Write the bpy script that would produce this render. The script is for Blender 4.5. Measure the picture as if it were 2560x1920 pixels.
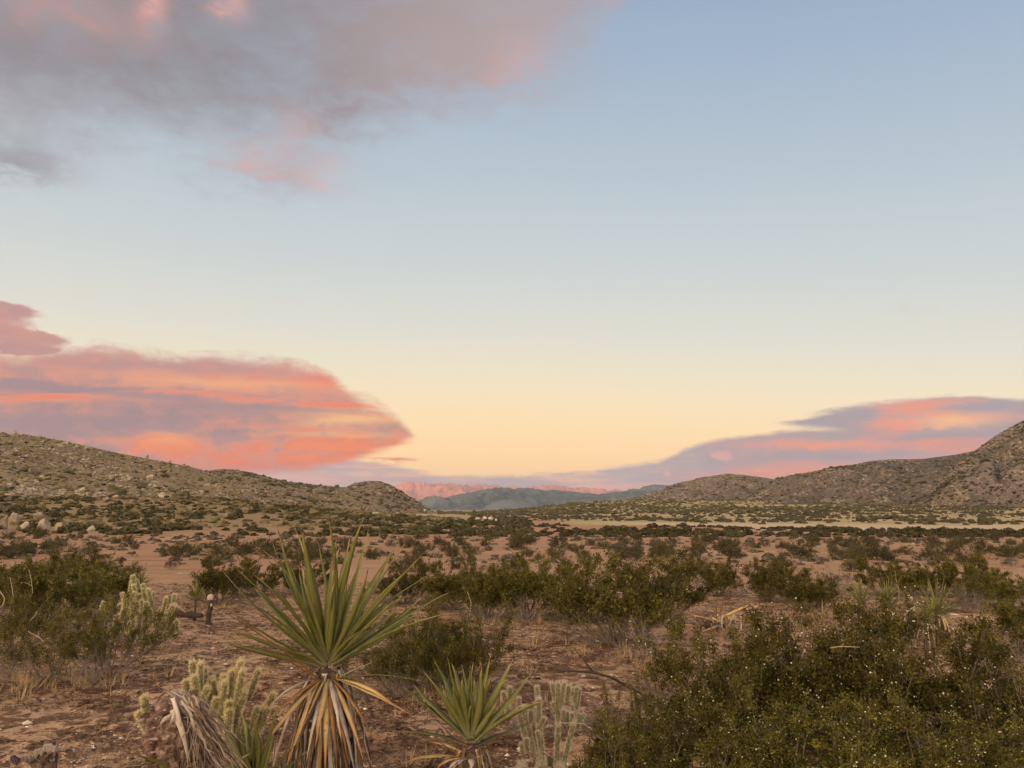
import bpy, math, random
import numpy as np
from math import radians as R, sin, cos, pi

for o in list(bpy.data.objects):
    bpy.data.objects.remove(o)
random.seed(11)
rng = np.random.default_rng(11)
SC = bpy.context.scene
COL = SC.collection

# ------------------------------------------------------------------ camera
FPX = 1923.0                    # focal length in pixels of the 2560 wide photograph
HORY = 1275.0                   # height of the horizon in it
PITCH = math.atan((HORY - 960.0) / FPX)
CAMZ = 1.6
cd = bpy.data.cameras.new('camera')
cd.sensor_width = 36.0
cd.lens = 36.0 * FPX / 2560.0
cd.clip_start = 0.05
cd.clip_end = 90000.0
cam = bpy.data.objects.new('camera', cd)
COL.objects.link(cam)
cam.location = (0, 0, CAMZ)
cam.rotation_euler = (pi / 2 + PITCH, 0, 0)
SC.camera = cam

# ------------------------------------------------------------------ exposure and sampling
SC.view_settings.view_transform = 'Standard'
SC.view_settings.look = 'None'
SC.view_settings.gamma = 1.0
SC.view_settings.use_curve_mapping = False
SC.view_settings.exposure = 0.0
SC.render.engine = 'CYCLES'
SC.cycles.max_bounces = 6
SC.cycles.diffuse_bounces = 3
SC.cycles.glossy_bounces = 2
SC.cycles.transmission_bounces = 3
SC.cycles.transparent_max_bounces = 6
SC.cycles.volume_bounces = 0
SC.cycles.use_denoising = True

SUN_EL = R(-0.40)               # the sun has just set behind the camera: only the far range and the clouds still see it
SUN_AZ = R(205.0)               # clockwise from +Y


def lin(c):
    c = np.asarray(c, float) / 255.0
    return tuple(np.where(c <= 0.04045, c / 12.92, ((c + 0.055) / 1.055) ** 2.4))


def ray(px, py):
    x = (px - 1280.0) / FPX
    y = -(py - 960.0) / FPX
    return np.array([x, cos(PITCH) - y * sin(PITCH), sin(PITCH) + y * cos(PITCH)])


def P(px, py, d):
    r = ray(px, py)
    return np.array([0, 0, CAMZ]) + r * (d / r[1])


def azel(px, py):
    r = ray(px, py)
    return math.degrees(math.atan2(r[0], r[1])), math.degrees(math.atan2(r[2], math.hypot(r[0], r[1])))


# ------------------------------------------------------------------ sky
W = bpy.data.worlds.new('World')
SC.world = W
W.use_nodes = True
WT = W.node_tree
WT.nodes.clear()


class Net:
    """small helper that writes node expressions"""
    def __init__(s, t):
        s.t = t

    def n(s, kind, **kw):
        nd = s.t.nodes.new(kind)
        for k, v in kw.items():
            setattr(nd, k, v)
        return nd

    def put(s, sock, v):
        if hasattr(v, 'node'):
            s.t.links.new(v, sock)
        elif v is not None:
            sock.default_value = v

    def m(s, op, a, b=None, c=None, clamp=False):
        nd = s.n('ShaderNodeMath', operation=op, use_clamp=clamp)
        s.put(nd.inputs[0], a)
        s.put(nd.inputs[1], b)
        s.put(nd.inputs[2], c)
        return nd.outputs[0]

    def add(s, a, b): return s.m('ADD', a, b)
    def sub(s, a, b): return s.m('SUBTRACT', a, b)
    def mul(s, a, b): return s.m('MULTIPLY', a, b)
    def mad(s, a, b, c): return s.m('MULTIPLY_ADD', a, b, c)
    def mx(s, a, b): return s.m('MAXIMUM', a, b)
    def mn(s, a, b): return s.m('MINIMUM', a, b)

    def vm(s, op, a, b=None, c=None, out=0):
        nd = s.n('ShaderNodeVectorMath', operation=op)
        s.put(nd.inputs[0], a)
        s.put(nd.inputs[1], b)
        if c is not None:
            s.put(nd.inputs[2], c)
        return nd.outputs[out]

    def ss(s, v, lo, hi, a=0.0, b=1.0):
        nd = s.n('ShaderNodeMapRange', interpolation_type='SMOOTHSTEP')
        s.put(nd.inputs[0], v); s.put(nd.inputs[1], lo); s.put(nd.inputs[2], hi)
        s.put(nd.inputs[3], a); s.put(nd.inputs[4], b)
        return nd.outputs[0]

    def mix(s, f, a, b, mode='MIX'):
        nd = s.n('ShaderNodeMix', data_type='RGBA', blend_type=mode)
        nd.clamp_factor = True
        s.put(nd.inputs[0], f)
        for i, v in ((6, a), (7, b)):
            if hasattr(v, 'node'):
                s.t.links.new(v, nd.inputs[i])
            else:
                nd.inputs[i].default_value = (*v[:3], 1)
        return nd.outputs[2]

    def noise(s, vec, scale, detail=4, rough=0.5, dist=0.0, dim='3D', out=0):
        nd = s.n('ShaderNodeTexNoise', noise_dimensions=dim)
        s.put(nd.inputs['Vector'], vec)
        nd.inputs['Scale'].default_value = scale
        nd.inputs['Detail'].default_value = detail
        nd.inputs['Roughness'].default_value = rough
        nd.inputs['Distortion'].default_value = dist
        return nd.outputs[out]

    def voro(s, vec, scale, feature='F1', out='Distance', rnd=1.0):
        nd = s.n('ShaderNodeTexVoronoi', feature=feature)
        s.put(nd.inputs['Vector'], vec)
        nd.inputs['Scale'].default_value = scale
        nd.inputs['Randomness'].default_value = rnd
        return nd.outputs[out]

    def ramp(s, f, stops, interp='LINEAR'):
        nd = s.n('ShaderNodeValToRGB')
        cr = nd.color_ramp
        cr.interpolation = interp
        while len(cr.elements) < len(stops):
            cr.elements.new(0.5)
        for e, (p, c) in zip(cr.elements, stops):
            e.position = p
            e.color = (*c[:3], 1)
        s.put(nd.inputs[0], f)
        return nd.outputs[0]

    def curve(s, v, pts, interp='AUTO'):
        nd = s.n('ShaderNodeFloatCurve')
        cu = nd.mapping.curves[0]
        while len(cu.points) < len(pts):
            cu.points.new(0.5, 0.5)
        for p, (x, y) in zip(cu.points, pts):
            p.location = (x, y)
            p.handle_type = interp
        nd.mapping.update()
        s.put(nd.inputs['Value'], v)
        return nd.outputs[0]


w = Net(WT)
gen = w.n('ShaderNodeTexCoord').outputs['Generated']
dirv = w.vm('NORMALIZE', gen)
sx = w.n('ShaderNodeSeparateXYZ')
WT.links.new(dirv, sx.inputs[0])
AZ = w.mul(w.m('ARCTAN2', sx.outputs[0], sx.outputs[1]), 180 / pi)
EL = w.mul(w.m('ARCSINE', sx.outputs[2]), 180 / pi)
AE = w.n('ShaderNodeCombineXYZ')
WT.links.new(AZ, AE.inputs[0])
WT.links.new(EL, AE.inputs[1])
AE = AE.outputs[0]
# clear sky: colour by height, a little further up the ramp towards the right
ELs = w.mad(w.ss(AZ, -5, 60), 4.5, EL)
clear = w.ramp(w.mul(ELs, 1 / 90.0), [
    (0.000, lin((250, 200, 150))), (0.040, lin((252, 212, 156))), (0.076, lin((249, 222, 178))),
    (0.108, lin((238, 225, 197))), (0.143, lin((222, 221, 209))), (0.200, lin((203, 211, 212))),
    (0.285, lin((180, 197, 209))), (0.385, lin((153, 174, 199))), (0.440, lin((141, 163, 194))),
    (0.600, lin((118, 143, 184))), (1.000, lin((95, 120, 165)))], 'B_SPLINE')
# the last few degrees shine through many kilometres of air
thick = w.m('POWER', 0.3679, w.mul(w.m('MAXIMUM', EL, 0.0), 1 / 5.5))
clear = w.mix(1.0, clear, w.mix(thick, (1, 1, 1), (1.42, 1.36, 1.27)), 'MULTIPLY')
flat = w.vm('MULTIPLY', dirv, (1.0, 1.0, 3.2))
N1 = w.noise(flat, 4.0, 7, 0.55)
N2 = w.noise(w.vm('ADD', flat, (7.3, 1.1, 4.2)), 11.0, 6, 0.6)
NS = w.noise(w.vm('MULTIPLY', dirv, (3.0, 3.0, 34.0)), 2.4, 6, 0.55)       # long level streaks
NB = w.noise(w.vm('ADD', w.vm('MULTIPLY', dirv, (1, 1, 1.5)), (3.1, 9.0, 2.0)), 5.5, 8, 0.55, 0.3)   # billows
N3 = w.noise(w.vm('ADD', w.vm('MULTIPLY', dirv, (1, 1, 2.0)), (5.0, 2.0, 8.0)), 26.0, 6, 0.62, 0.5)      # small ragged detail
n3 = w.sub(N3, 0.5)
n1 = w.sub(N1, 0.5)
n2 = w.sub(N2, 0.5)
ns = w.sub(NS, 0.5)
nb = w.sub(NB, 0.5)


def AEw(amp1, amp2):
    c = w.n('ShaderNodeCombineXYZ')
    WT.links.new(w.mad(n3, amp1 * 0.5, w.mul(n1, amp1)), c.inputs[0])
    WT.links.new(w.mad(n3, amp2 * 0.9, w.mul(n2, amp2)), c.inputs[1])
    return w.vm('ADD', AE, c.outputs[0])


AEsoft = AEw(7.0, 3.0)
AEfine = AEw(3.0, 0.9)


def gauss(pos, px, py, rx, ry, amp=1.0):
    a, e = azel(px, py)
    k = 57.2958 / FPX * cos(R(a)) ** 2
    k2 = 57.2958 / FPX * cos(R(e) - PITCH) ** 2 * (0.75 + 0.25 * cos(R(a)))
    sxy = (1 / (rx * k), 1 / (ry * k2), 0)
    v = w.vm('MULTIPLY_ADD', pos, sxy, (-a * sxy[0], -e * sxy[1], 0))
    d2 = w.vm('DOT_PRODUCT', v, v, out=1)
    return w.mul(w.m('POWER', 0.3679, d2), amp)


def total(items, start=0.0):
    acc = start
    for it in items:
        acc = w.add(acc, it)
    return acc


A01 = w.mad(AZ, 1 / 180.0, 0.5)


def edge(pts, lo=-2.0, hi=60.0, interp='AUTO', tail=True):
    q = []
    for px, py in pts:
        if isinstance(px, str):
            q.append((0.5 + float(px) / 180.0, (py - lo) / (hi - lo)))
        else:
            a, e = azel(px, py)
            q.append((0.5 + a / 180.0, (e - lo) / (hi - lo)))
    return w.mad(w.curve(A01, q, interp), hi - lo, lo)


# --- high grey cloud at the upper left, going on above and to the left of the frame
e_hi = edge([('-90', 30.0), ('-55', 27.0), (0, 372), (200, 352), (430, 372), (700, 372), (850, 320), (1050, 285), (1250, 250), (1440, 155), (1540, 20),
             ('14', 46.0), ('30', 58.0), ('90', 60.0)], 0, 62)
e_hi = w.mad(n1, 5.0, w.mad(n2, 3.2, e_hi))
m_hi = w.ss(w.mad(n3, 3.4, w.mad(nb, 5.0, w.sub(EL, e_hi))), -2.6, 3.2)
m_hi = w.mx(m_hi, w.ss(w.mad(n1, 30.0, EL), 44, 72))            # unseen cover added overhead to take the blue out of the skylight
extra = w.mul(w.mad(n3, 2.2, 1.0), total([gauss(AEsoft, 20, 395, 190, 42, 0.95), gauss(AEsoft, 690, 425, 190, 66, 0.62), gauss(AEsoft, 1340, 170, 140, 85, 0.55),
               gauss(AEsoft, 700, 310, 180, 90, 0.55)]))
m_hi = w.mx(m_hi, w.mn(extra, 0.85))
m_hi = w.mul(m_hi, w.mad(n3, 0.7, w.mad(nb, 1.0, 0.95)))
c_hi = w.mix(w.ss(w.mad(n1, 14.0, AZ), -26, 4), lin((141, 136, 141)), lin((176, 160, 160)))
c_hi = w.mix(w.ss(w.mad(nb, 6.0, EL), 30, 21), c_hi, lin((174, 171, 177)))
pk = total([gauss(AEfine, 370, 5, 42, 60, 0.62), gauss(AEfine, 565, 5, 50, 45, 0.75), gauss(AEsoft, 650, 405, 120, 45, 0.42),
            gauss(AEsoft, 850, 440, 60, 60, 0.45), gauss(AEsoft, 1340, 160, 95, 70, 0.30), gauss(AEsoft, 1530, 20, 70, 60, 0.28),
            gauss(AEsoft, 1080, 110, 190, 90, 0.04), gauss(AEsoft, 140, 20, 260, 60, 0.22), gauss(AEsoft, 730, 330, 60, 60, 0.3)])
pk = w.mul(pk, w.mad(n3, 3.0, w.mad(nb, 2.2, 1.0)))
c_hi = w.mix(pk, c_hi, lin((236, 168, 157)))
dk = gauss(AEsoft, 10, 400, 150, 40, 0.75)
c_hi = w.mix(dk, c_hi, lin((146, 147, 153)))
sky = w.mix(w.mul(m_hi, 0.93), clear, c_hi)

# --- level band of mauve haze cloud low over the valley
e_bt = edge([('-90', 3.5), ('-30', 3.4), (500, 1165), (700, 1150), (860, 1148), (960, 1160), (1080, 1182), (1180, 1190), (1300, 1187), (1400, 1182), (1500, 1173),
             (1640, 1157), (1700, 1130), (1730, 1116), (1800, 1100), (1900, 1086), (1990, 1077), (2150, 1075), ('40', 6.5), ('60', 3.5), ('90', 2.5)], -2, 20)
m_b = w.ss(w.sub(w.mad(n3, 0.6, w.mad(ns, 0.8, w.mad(n2, 0.35, w.add(e_bt, 0.12)))), EL), -0.15, 0.40)
thin = w.mad(n3, 0.6, w.mad(ns, 1.7, 0.90))
m_b = w.mul(m_b, w.mx(w.mn(thin, 0.96), w.ss(AZ, 5, 15, 0.0, 0.95)))
c_b = w.mix(w.ss(w.mad(ns, 8.0, w.mad(n2, 3.0, EL)), 3.6, 0.6), lin((174, 171, 181)), lin((194, 162, 176)))
c_b = w.mix(w.ss(w.mad(ns, 6.0, EL), 1.9, -0.6), c_b, lin((232, 164, 162)))
pb = total([gauss(AEfine, 960, 1163, 200, 7, 0.8), gauss(AEfine, 1000, 1190, 130, 6, 0.6), gauss(AEfine, 1390, 1199, 75, 5, 0.6), gauss(AEfine, 1450, 1186, 60, 4, 0.55),
            gauss(AEfine, 760, 1197, 200, 14, 0.5)])
c_b = w.mix(pb, c_b, lin((240, 172, 158)))
# right hand lenticular: colours inside the sheet
wr = total([gauss(AEfine, 2060, 1108, 135, 15, 1.05), gauss(AEfine, 1930, 1122, 130, 22, 0.5), gauss(AEfine, 2060, 1182, 250, 26, 1.15),
            gauss(AEfine, 2440, 1128, 190, 26, 0.9), gauss(AEfine, 2360, 1062, 150, 30, 1.1), gauss(AEfine, 2300, 1020, 180, 24, 0.85),
            gauss(AEfine, 2210, 1085, 70, 40, 0.35), gauss(AEfine, 1800, 1195, 160, 18, 0.5), gauss(AEfine, 2620, 1075, 120, 30, 0.5),
            gauss(AEfine, 2480, 1013, 130, 11, -1.1), gauss(AEfine, 2480, 1077, 175, 11, -1.25), gauss(AEfine, 2190, 1140, 170, 16, -0.5),
            gauss(AEfine, 2080, 1038, 100, 24, -0.5)])
wr = w.mad(wr, 0.72, w.mad(n3, 0.95, w.mul(ns, 1.5)))
c_r = w.ramp(wr, [(0.0, lin((160, 150, 164))), (0.25, lin((178, 153, 162))), (0.60, lin((222, 150, 142))), (1.0, lin((246, 142, 118)))], 'LINEAR')
c_r = w.mix(gauss(AEfine, 2390, 1055, 95, 16, 0.75), c_r, lin((255, 198, 148)))
c_r = w.mix(w.ss(EL, 3.2, 1.2, 0.0, 0.22), c_r, lin((240, 146, 136)))
c_b = w.mix(w.ss(w.mad(n1, 5.0, AZ), 6.5, 17.5), c_b, c_r)
sky = w.mix(m_b, sky, c_b)
e_rt = edge([('-90', 0.0), (1800, 1075), (1915, 1056), (1960, 1042), (2010, 1033), (2100, 1017), (2200, 1003), (2310, 992), (2420, 986), (2560, 990), ('40', 8.6), ('55', 5.0), ('90', 2.0)], -2, 20)
e_rb = edge([('-90', 16.0), (1800, 1035), (1915, 1049), (1950, 1058), (2010, 1070), (2060, 1078), (2200, 1110), (2560, 1140), ('90', 0.0)], -2, 20)
m_r = w.mul(w.ss(w.sub(w.mad(n3, 0.8, w.mad(ns, 1.0, w.mad(n2, 0.25, e_rt))), EL), -0.10, 0.45), w.ss(w.sub(EL, w.mad(n3, 0.6, w.mad(n2, 0.8, e_rb))), -0.3, 0.6))
sky = w.mix(w.mul(m_r, 0.97), sky, c_r)

# --- left hand lenticular
e_lt = edge([('-90', 6.0), ('-60', 9.5), ('-42', 12.0), (0, 876), (130, 866), (300, 868), (420, 878), (560, 884), (660, 892), (740, 902), (800, 922), (846, 952),
             (878, 984), (925, 1002), (962, 1018), (1000, 1040), (1012, 1056), (1030, 1078), (1052, 1112), (1100, 1140), ('4', 0.0), ('90', -2.0)], -2, 20, 'AUTO')
e_lb = edge([('-90', 2.0), (0, 1180), (300, 1185), (560, 1186), (700, 1180), (820, 1166), (900, 1146), (980, 1122), (1030, 1105), (1060, 1100), ('90', 12.0)], -2, 20)
rag = w.mad(n3, 2.0, w.mad(nb, 1.0, w.mad(n2, 0.8, w.mul(ns, 0.4))))
m_l = w.mul(w.ss(w.sub(w.add(e_lt, rag), EL), -0.35, 0.95), w.ss(w.sub(EL, w.mad(n2, 0.8, w.mad(ns, 0.8, e_lb))), -0.25, 0.5))
bits = total([gauss(AEfine, 15, 775, 130, 20, 1.25), gauss(AEfine, 60, 836, 120, 11, 1.1), gauss(AEfine, 0, 812, 80, 24, 0.62), gauss(AEfine, 30, 868, 110, 24, 1.1),
              gauss(AEfine, 1010, 1146, 110, 7, 0.52)])
m_l = w.mx(m_l, w.ss(w.mad(nb, 1.6, w.mad(n2, 1.0, bits)), 0.32, 0.85))
e_ls = edge([('-90', 7.0), (0, 988), (120, 982), (260, 976), (400, 973), (500, 976), (640, 992), (740, 1002), (830, 1004), (950, 1006), ('90', 9.0)], -2, 20)
below = w.sub(w.mad(n2, 0.25, e_ls), EL)                     # degrees below the step between the two sheets
wl = w.add(w.mul(ns, 0.50), w.mul(nb, 0.75))
wl = w.add(w.mul(n3, w.ss(EL, 9.0, 3.0, 0.8, 2.1)), w.add(wl, 0.36))
wl = total([gauss(AEfine, 480, 945, 420, 24, 0.42), gauss(AEfine, 100, 925, 200, 34, -0.15), gauss(AEfine, 330, 915, 260, 14, -0.25),
            gauss(AEfine, 170, 972, 280, 9, -0.75), gauss(AEfine, 800, 945, 80, 40, 0.25),
            gauss(AEfine, 150, 1050, 330, 42, -0.36), gauss(AEfine, 430, 1045, 260, 30, -0.16), gauss(AEfine, 730, 1022, 150, 10, -0.5),
            gauss(AEfine, 740, 1140, 250, 34, 0.48), gauss(AEfine, 170, 1112, 150, 34, -0.42), gauss(AEfine, 900, 1120, 150, 26, 0.50), gauss(AEfine, 575, 1100, 120, 24, -0.14),
            gauss(AEfine, 780, 1132, 110, 9, -0.55), gauss(AEfine, 420, 1110, 75, 24, 0.9), gauss(AEfine, 250, 1105, 60, 14, 0.55),
            gauss(AEfine, 690, 1070, 200, 8, 0.3)], wl)
wl = w.add(wl, w.mul(w.mul(w.ss(below, -0.02, 0.12), w.ss(below, 0.90, 0.1)), 0.42))
c_l = w.ramp(wl, [(0.0, lin((150, 122, 136))), (0.28, lin((176, 128, 132))), (0.58, lin((216, 136, 120))), (0.85, lin((236, 118, 90))), (1.0, lin((244, 126, 84)))], 'LINEAR')
c_l = w.mix(w.ss(EL, 6.6, 12.0, 0.0, 0.55), c_l, lin((203, 150, 146)))
br = total([gauss(AEfine, 880, 1050, 120, 18, 0.95), gauss(AEfine, 420, 1098, 60, 16, 0.35), gauss(AEfine, 560, 958, 300, 14, 0.45), gauss(AEfine, 850, 1085, 150, 8, 0.4)])
br = w.mul(br, w.mad(ns, 2.5, 1.0))
c_l = w.mix(br, c_l, lin((252, 188, 132)))
c_l = w.mix(w.ss(EL, 4.0, 2.4, 0.0, 0.45), c_l, lin((236, 96, 76)))
sky = w.mix(w.mul(m_l, 0.97), sky, c_l)

# --- small puffs catching the last sun low down
puff = total([gauss(AEfine, 1806, 1141, 38, 17, 0.9), gauss(AEfine, 1487, 1213, 22, 11, 1.3), gauss(AEfine, 790, 1203, 60, 9, 1.2), gauss(AEfine, 960, 1213, 80, 7, 1.0),
              gauss(AEfine, 1620, 1213, 70, 10, 1.0), gauss(AEfine, 1525, 1222, 50, 6, 1.0), gauss(AEfine, 1676, 1180, 14, 6, 0.9), gauss(AEfine, 1890, 1182, 16, 8, 0.8)])
sky = w.mix(w.mul(w.ss(w.mad(n3, 1.6, w.mad(nb, 0.6, puff)), 0.30, 0.80), 0.6), sky, lin((246, 178, 170)))

# --- behind the camera: sunset afterglow, unseen, made stronger and higher to light the land
AW = w.m('ABSOLUTE', w.m('WRAP', w.sub(AZ, 205.0), 180.0, -180.0))
glow = w.mul(w.ss(AW, 105, 15), w.m('POWER', 0.3679, w.mul(w.m('MAXIMUM', EL, 0.0), 1 / 42.0)))
sky = w.mix(glow, sky, (6.0, 4.4, 2.8))

nish = w.n('ShaderNodeTexSky', sky_type='NISHITA')
nish.sun_disc = False
nish.sun_elevation = SUN_EL
nish.sun_rotation = SUN_AZ
bg1 = w.n('ShaderNodeBackground')
WT.links.new(nish.outputs[0], bg1.inputs[0])
bg1.inputs[1].default_value = 0.08
bg2 = w.n('ShaderNodeBackground')
WT.links.new(sky, bg2.inputs[0])
bg2.inputs[1].default_value = 0.96
ad = w.n('ShaderNodeAddShader')
WT.links.new(bg1.outputs[0], ad.inputs[0])
WT.links.new(bg2.outputs[0], ad.inputs[1])
wo = w.n('ShaderNodeOutputWorld')
WT.links.new(ad.outputs[0], wo.inputs[0])
W.cycles.sampling_method = 'MANUAL'
W.cycles.sample_map_resolution = 512

# ------------------------------------------------------------------ the sun, below the local horizon
sd = bpy.data.lights.new('sun', 'SUN')
sd.energy = 5.0
sd.angle = R(0.5)
sd.color = (1.0, 0.33, 0.24)
sun = bpy.data.objects.new('sun', sd)
COL.objects.link(sun)
from mathutils import Vector
to_sun = Vector((sin(SUN_AZ) * cos(SUN_EL), cos(SUN_AZ) * cos(SUN_EL), sin(SUN_EL)))
sun.rotation_euler = to_sun.to_track_quat('Z', 'Y').to_euler()
sun.location = (0, 0, 50)

# ====================================================================== helpers
def hash01(ix, iy, seed):
    h = (ix.astype(np.int64) * 374761393 + iy.astype(np.int64) * 668265263 + seed * 1442695041) & 0xFFFFFFFF
    h = ((h ^ (h >> 13)) * 1274126177) & 0xFFFFFFFF
    h = h ^ (h >> 16)
    return (h & 0xFFFFFF) / float(0xFFFFFF)


def vnoise(x, y, seed=0):
    x = np.asarray(x, float); y = np.asarray(y, float)
    ix = np.floor(x); iy = np.floor(y)
    fx = x - ix; fy = y - iy
    fx = fx * fx * fx * (fx * (fx * 6 - 15) + 10)
    fy = fy * fy * fy * (fy * (fy * 6 - 15) + 10)
    a = hash01(ix, iy, seed); b = hash01(ix + 1, iy, seed)
    c = hash01(ix, iy + 1, seed); d = hash01(ix + 1, iy + 1, seed)
    return (a * (1 - fx) + b * fx) * (1 - fy) + (c * (1 - fx) + d * fx) * fy - 0.5


def fbm(x, y, seed=0, octv=5, gain=0.5):
    t = 0; a = 1.0
    for k in range(octv):
        t = t + a * vnoise(np.asarray(x) * 2 ** k + 17.3 * k, np.asarray(y) * 2 ** k - 9.1 * k, seed + k)
        a *= gain
    return t


def smooth(v, lo, hi):
    t = np.clip((np.asarray(v, float) - lo) / (hi - lo), 0, 1)
    return t * t * (3 - 2 * t)


def mesh(name, V, Fs, mats=(), mi=None, sm=False, attrs=None):
    """Fs: list of face arrays, each (n, k)"""
    V = np.ascontiguousarray(V, dtype=np.float32)
    Fs = [np.asarray(f, dtype=np.int32) for f in Fs if len(f)]
    me = bpy.data.meshes.new(name)
    me.vertices.add(len(V))
    me.vertices.foreach_set('co', V.ravel())
    loops = np.concatenate([f.ravel() for f in Fs])
    sizes = np.concatenate([np.full(len(f), f.shape[1], dtype=np.int32) for f in Fs])
    me.loops.add(len(loops))
    me.loops.foreach_set('vertex_index', loops)
    me.polygons.add(len(sizes))
    st = np.zeros(len(sizes), dtype=np.int32)
    st[1:] = np.cumsum(sizes)[:-1]
    me.polygons.foreach_set('loop_start', st)
    if mi is not None:
        me.polygons.foreach_set('material_index', np.asarray(mi, dtype=np.int32))
    for m_ in mats:
        me.materials.append(m_)
    me.update(calc_edges=True)
    me.polygons.foreach_set('use_smooth', np.full(len(sizes), bool(sm)))
    for k, v in (attrs or {}).items():
        a = me.attributes.new(k, 'FLOAT', 'POINT')
        a.data.foreach_set('value', np.ascontiguousarray(v, dtype=np.float32))
    return me


def obj(name, me, parent=None, loc=(0, 0, 0), rz=0.0, sc=None):
    o = bpy.data.objects.new(name, me)
    COL.objects.link(o)
    o.location = tuple(float(v) for v in loc)
    if rz:
        o.rotation_euler = (0, 0, rz)
    if sc is not None:
        o.scale = sc if hasattr(sc, '__len__') else (sc, sc, sc)
    if parent is not None:
        o.parent = parent
    return o


def tag(o, label=None, cat=None, group=None, kind=None):
    if label: o['label'] = label
    if cat: o['category'] = cat
    if group: o['group'] = group
    if kind: o['kind'] = kind
    return o


def empty(name, loc, rz=0.0, sc=None):
    o = obj(name, None, None, loc, rz, sc)
    o.empty_display_size = 0.2
    return o


class MB:
    """collects pieces of one mesh"""
    def __init__(s):
        s.V = []; s.Q = []; s.T = []; s.n = 0; s.mq = []; s.mt = []; s.A = {}

    def put(s, V, Q=None, T=None, mi=0, **attrs):
        V = np.asarray(V, float)
        if Q is not None and len(Q):
            s.Q.append(np.asarray(Q) + s.n); s.mq.append(np.full(len(Q), mi))
        if T is not None and len(T):
            s.T.append(np.asarray(T) + s.n); s.mt.append(np.full(len(T), mi))
        s.V.append(V); s.n += len(V)
        for k, v in attrs.items():
            s.A.setdefault(k, []).append(np.broadcast_to(np.asarray(v, float), (len(V),)))

    def mesh(s, name, mats, sm=False):
        Fs, mi = [], []
        if s.Q:
            Fs.append(np.concatenate(s.Q)); mi.append(np.concatenate(s.mq))
        if s.T:
            Fs.append(np.concatenate(s.T)); mi.append(np.concatenate(s.mt))
        return mesh(name, np.concatenate(s.V), Fs, mats, np.concatenate(mi), sm,
                    {k: np.concatenate(v) for k, v in s.A.items()})


def unit(v):
    v = np.asarray(v, float)
    return v / (np.linalg.norm(v, axis=-1, keepdims=True) + 1e-12)


def tube(pts, rad, n=5, cap=True):
    pts = np.asarray(pts, float); rad = np.broadcast_to(np.asarray(rad, float), (len(pts),))
    T = np.gradient(pts, axis=0) if len(pts) > 2 else np.repeat((pts[1:] - pts[:1]), 2, 0)
    T = unit(T)
    ref = np.array([0.31, 0.94, 0.12]) if abs(T[0, 2]) > 0.5 else np.array([0.1, 0.05, 1.0])
    S = unit(np.cross(T, ref)); B = np.cross(S, T)
    a = np.arange(n) * 2 * pi / n
    V = pts[:, None, :] + rad[:, None, None] * (np.cos(a)[None, :, None] * S[:, None, :] + np.sin(a)[None, :, None] * B[:, None, :])
    V = V.reshape(-1, 3)
    i = np.arange(len(pts) - 1)[:, None] * n; j = np.arange(n)[None, :]; j2 = (j + 1) % n
    Q = np.stack([i + j, i + j2, i + n + j2, i + n + j], -1).reshape(-1, 4)
    T3 = None
    if cap:
        V = np.vstack([V, pts[-1] + T[-1] * rad[-1] * 0.5, pts[0]])
        e = len(V) - 2; b = (len(pts) - 1) * n
        T3 = np.concatenate([np.stack([b + j[0], b + j2[0], np.full(n, e)], -1), np.stack([j2[0], j[0], np.full(n, e + 1)], -1)])
    return V, Q, T3


def ico(sub=0):
    t = (1 + 5 ** 0.5) / 2
    V = unit(np.array([(-1, t, 0), (1, t, 0), (-1, -t, 0), (1, -t, 0), (0, -1, t), (0, 1, t), (0, -1, -t), (0, 1, -t), (t, 0, -1), (t, 0, 1), (-t, 0, -1), (-t, 0, 1)], float))
    F = np.array([(0, 11, 5), (0, 5, 1), (0, 1, 7), (0, 7, 10), (0, 10, 11), (1, 5, 9), (5, 11, 4), (11, 10, 2), (10, 7, 6), (7, 1, 8), (3, 9, 4), (3, 4, 2), (3, 2, 6), (3, 6, 8), (3, 8, 9), (4, 9, 5), (2, 4, 11), (6, 2, 10), (8, 6, 7), (9, 8, 1)])
    for _ in range(sub):
        V = list(map(tuple, V)); cache = {}; G = []

        def mid(a, b):
            k = (min(a, b), max(a, b))
            if k not in cache:
                p = unit((np.array(V[a]) + np.array(V[b])) / 2); V.append(tuple(p)); cache[k] = len(V) - 1
            return cache[k]
        for a, b, c in F:
            x, y, z = mid(a, b), mid(b, c), mid(c, a)
            G += [(a, x, z), (b, y, x), (c, z, y), (x, y, z)]
        V = np.array(V); F = np.array(G)
    return V, F


def rock(seed, sub=1, flat=0.75, cuts=7, jit=0.18):
    r = np.random.default_rng(seed)
    V, F = ico(sub)
    V = V * (1 + r.normal(0, jit, (len(V), 1)) * (0.6 if sub > 1 else 1))
    for _ in range(cuts):                       # planar joints of weathered granite
        nrm = unit(r.normal(0, 1, 3)); dd = r.uniform(0.55, 0.9)
        h = V @ nrm - dd
        V = V - np.outer(np.maximum(h, 0) * 0.88, nrm)
    V = V * np.array([1, r.uniform(0.65, 1.0), flat * r.uniform(0.75, 1.15)])
    return V, F


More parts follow.
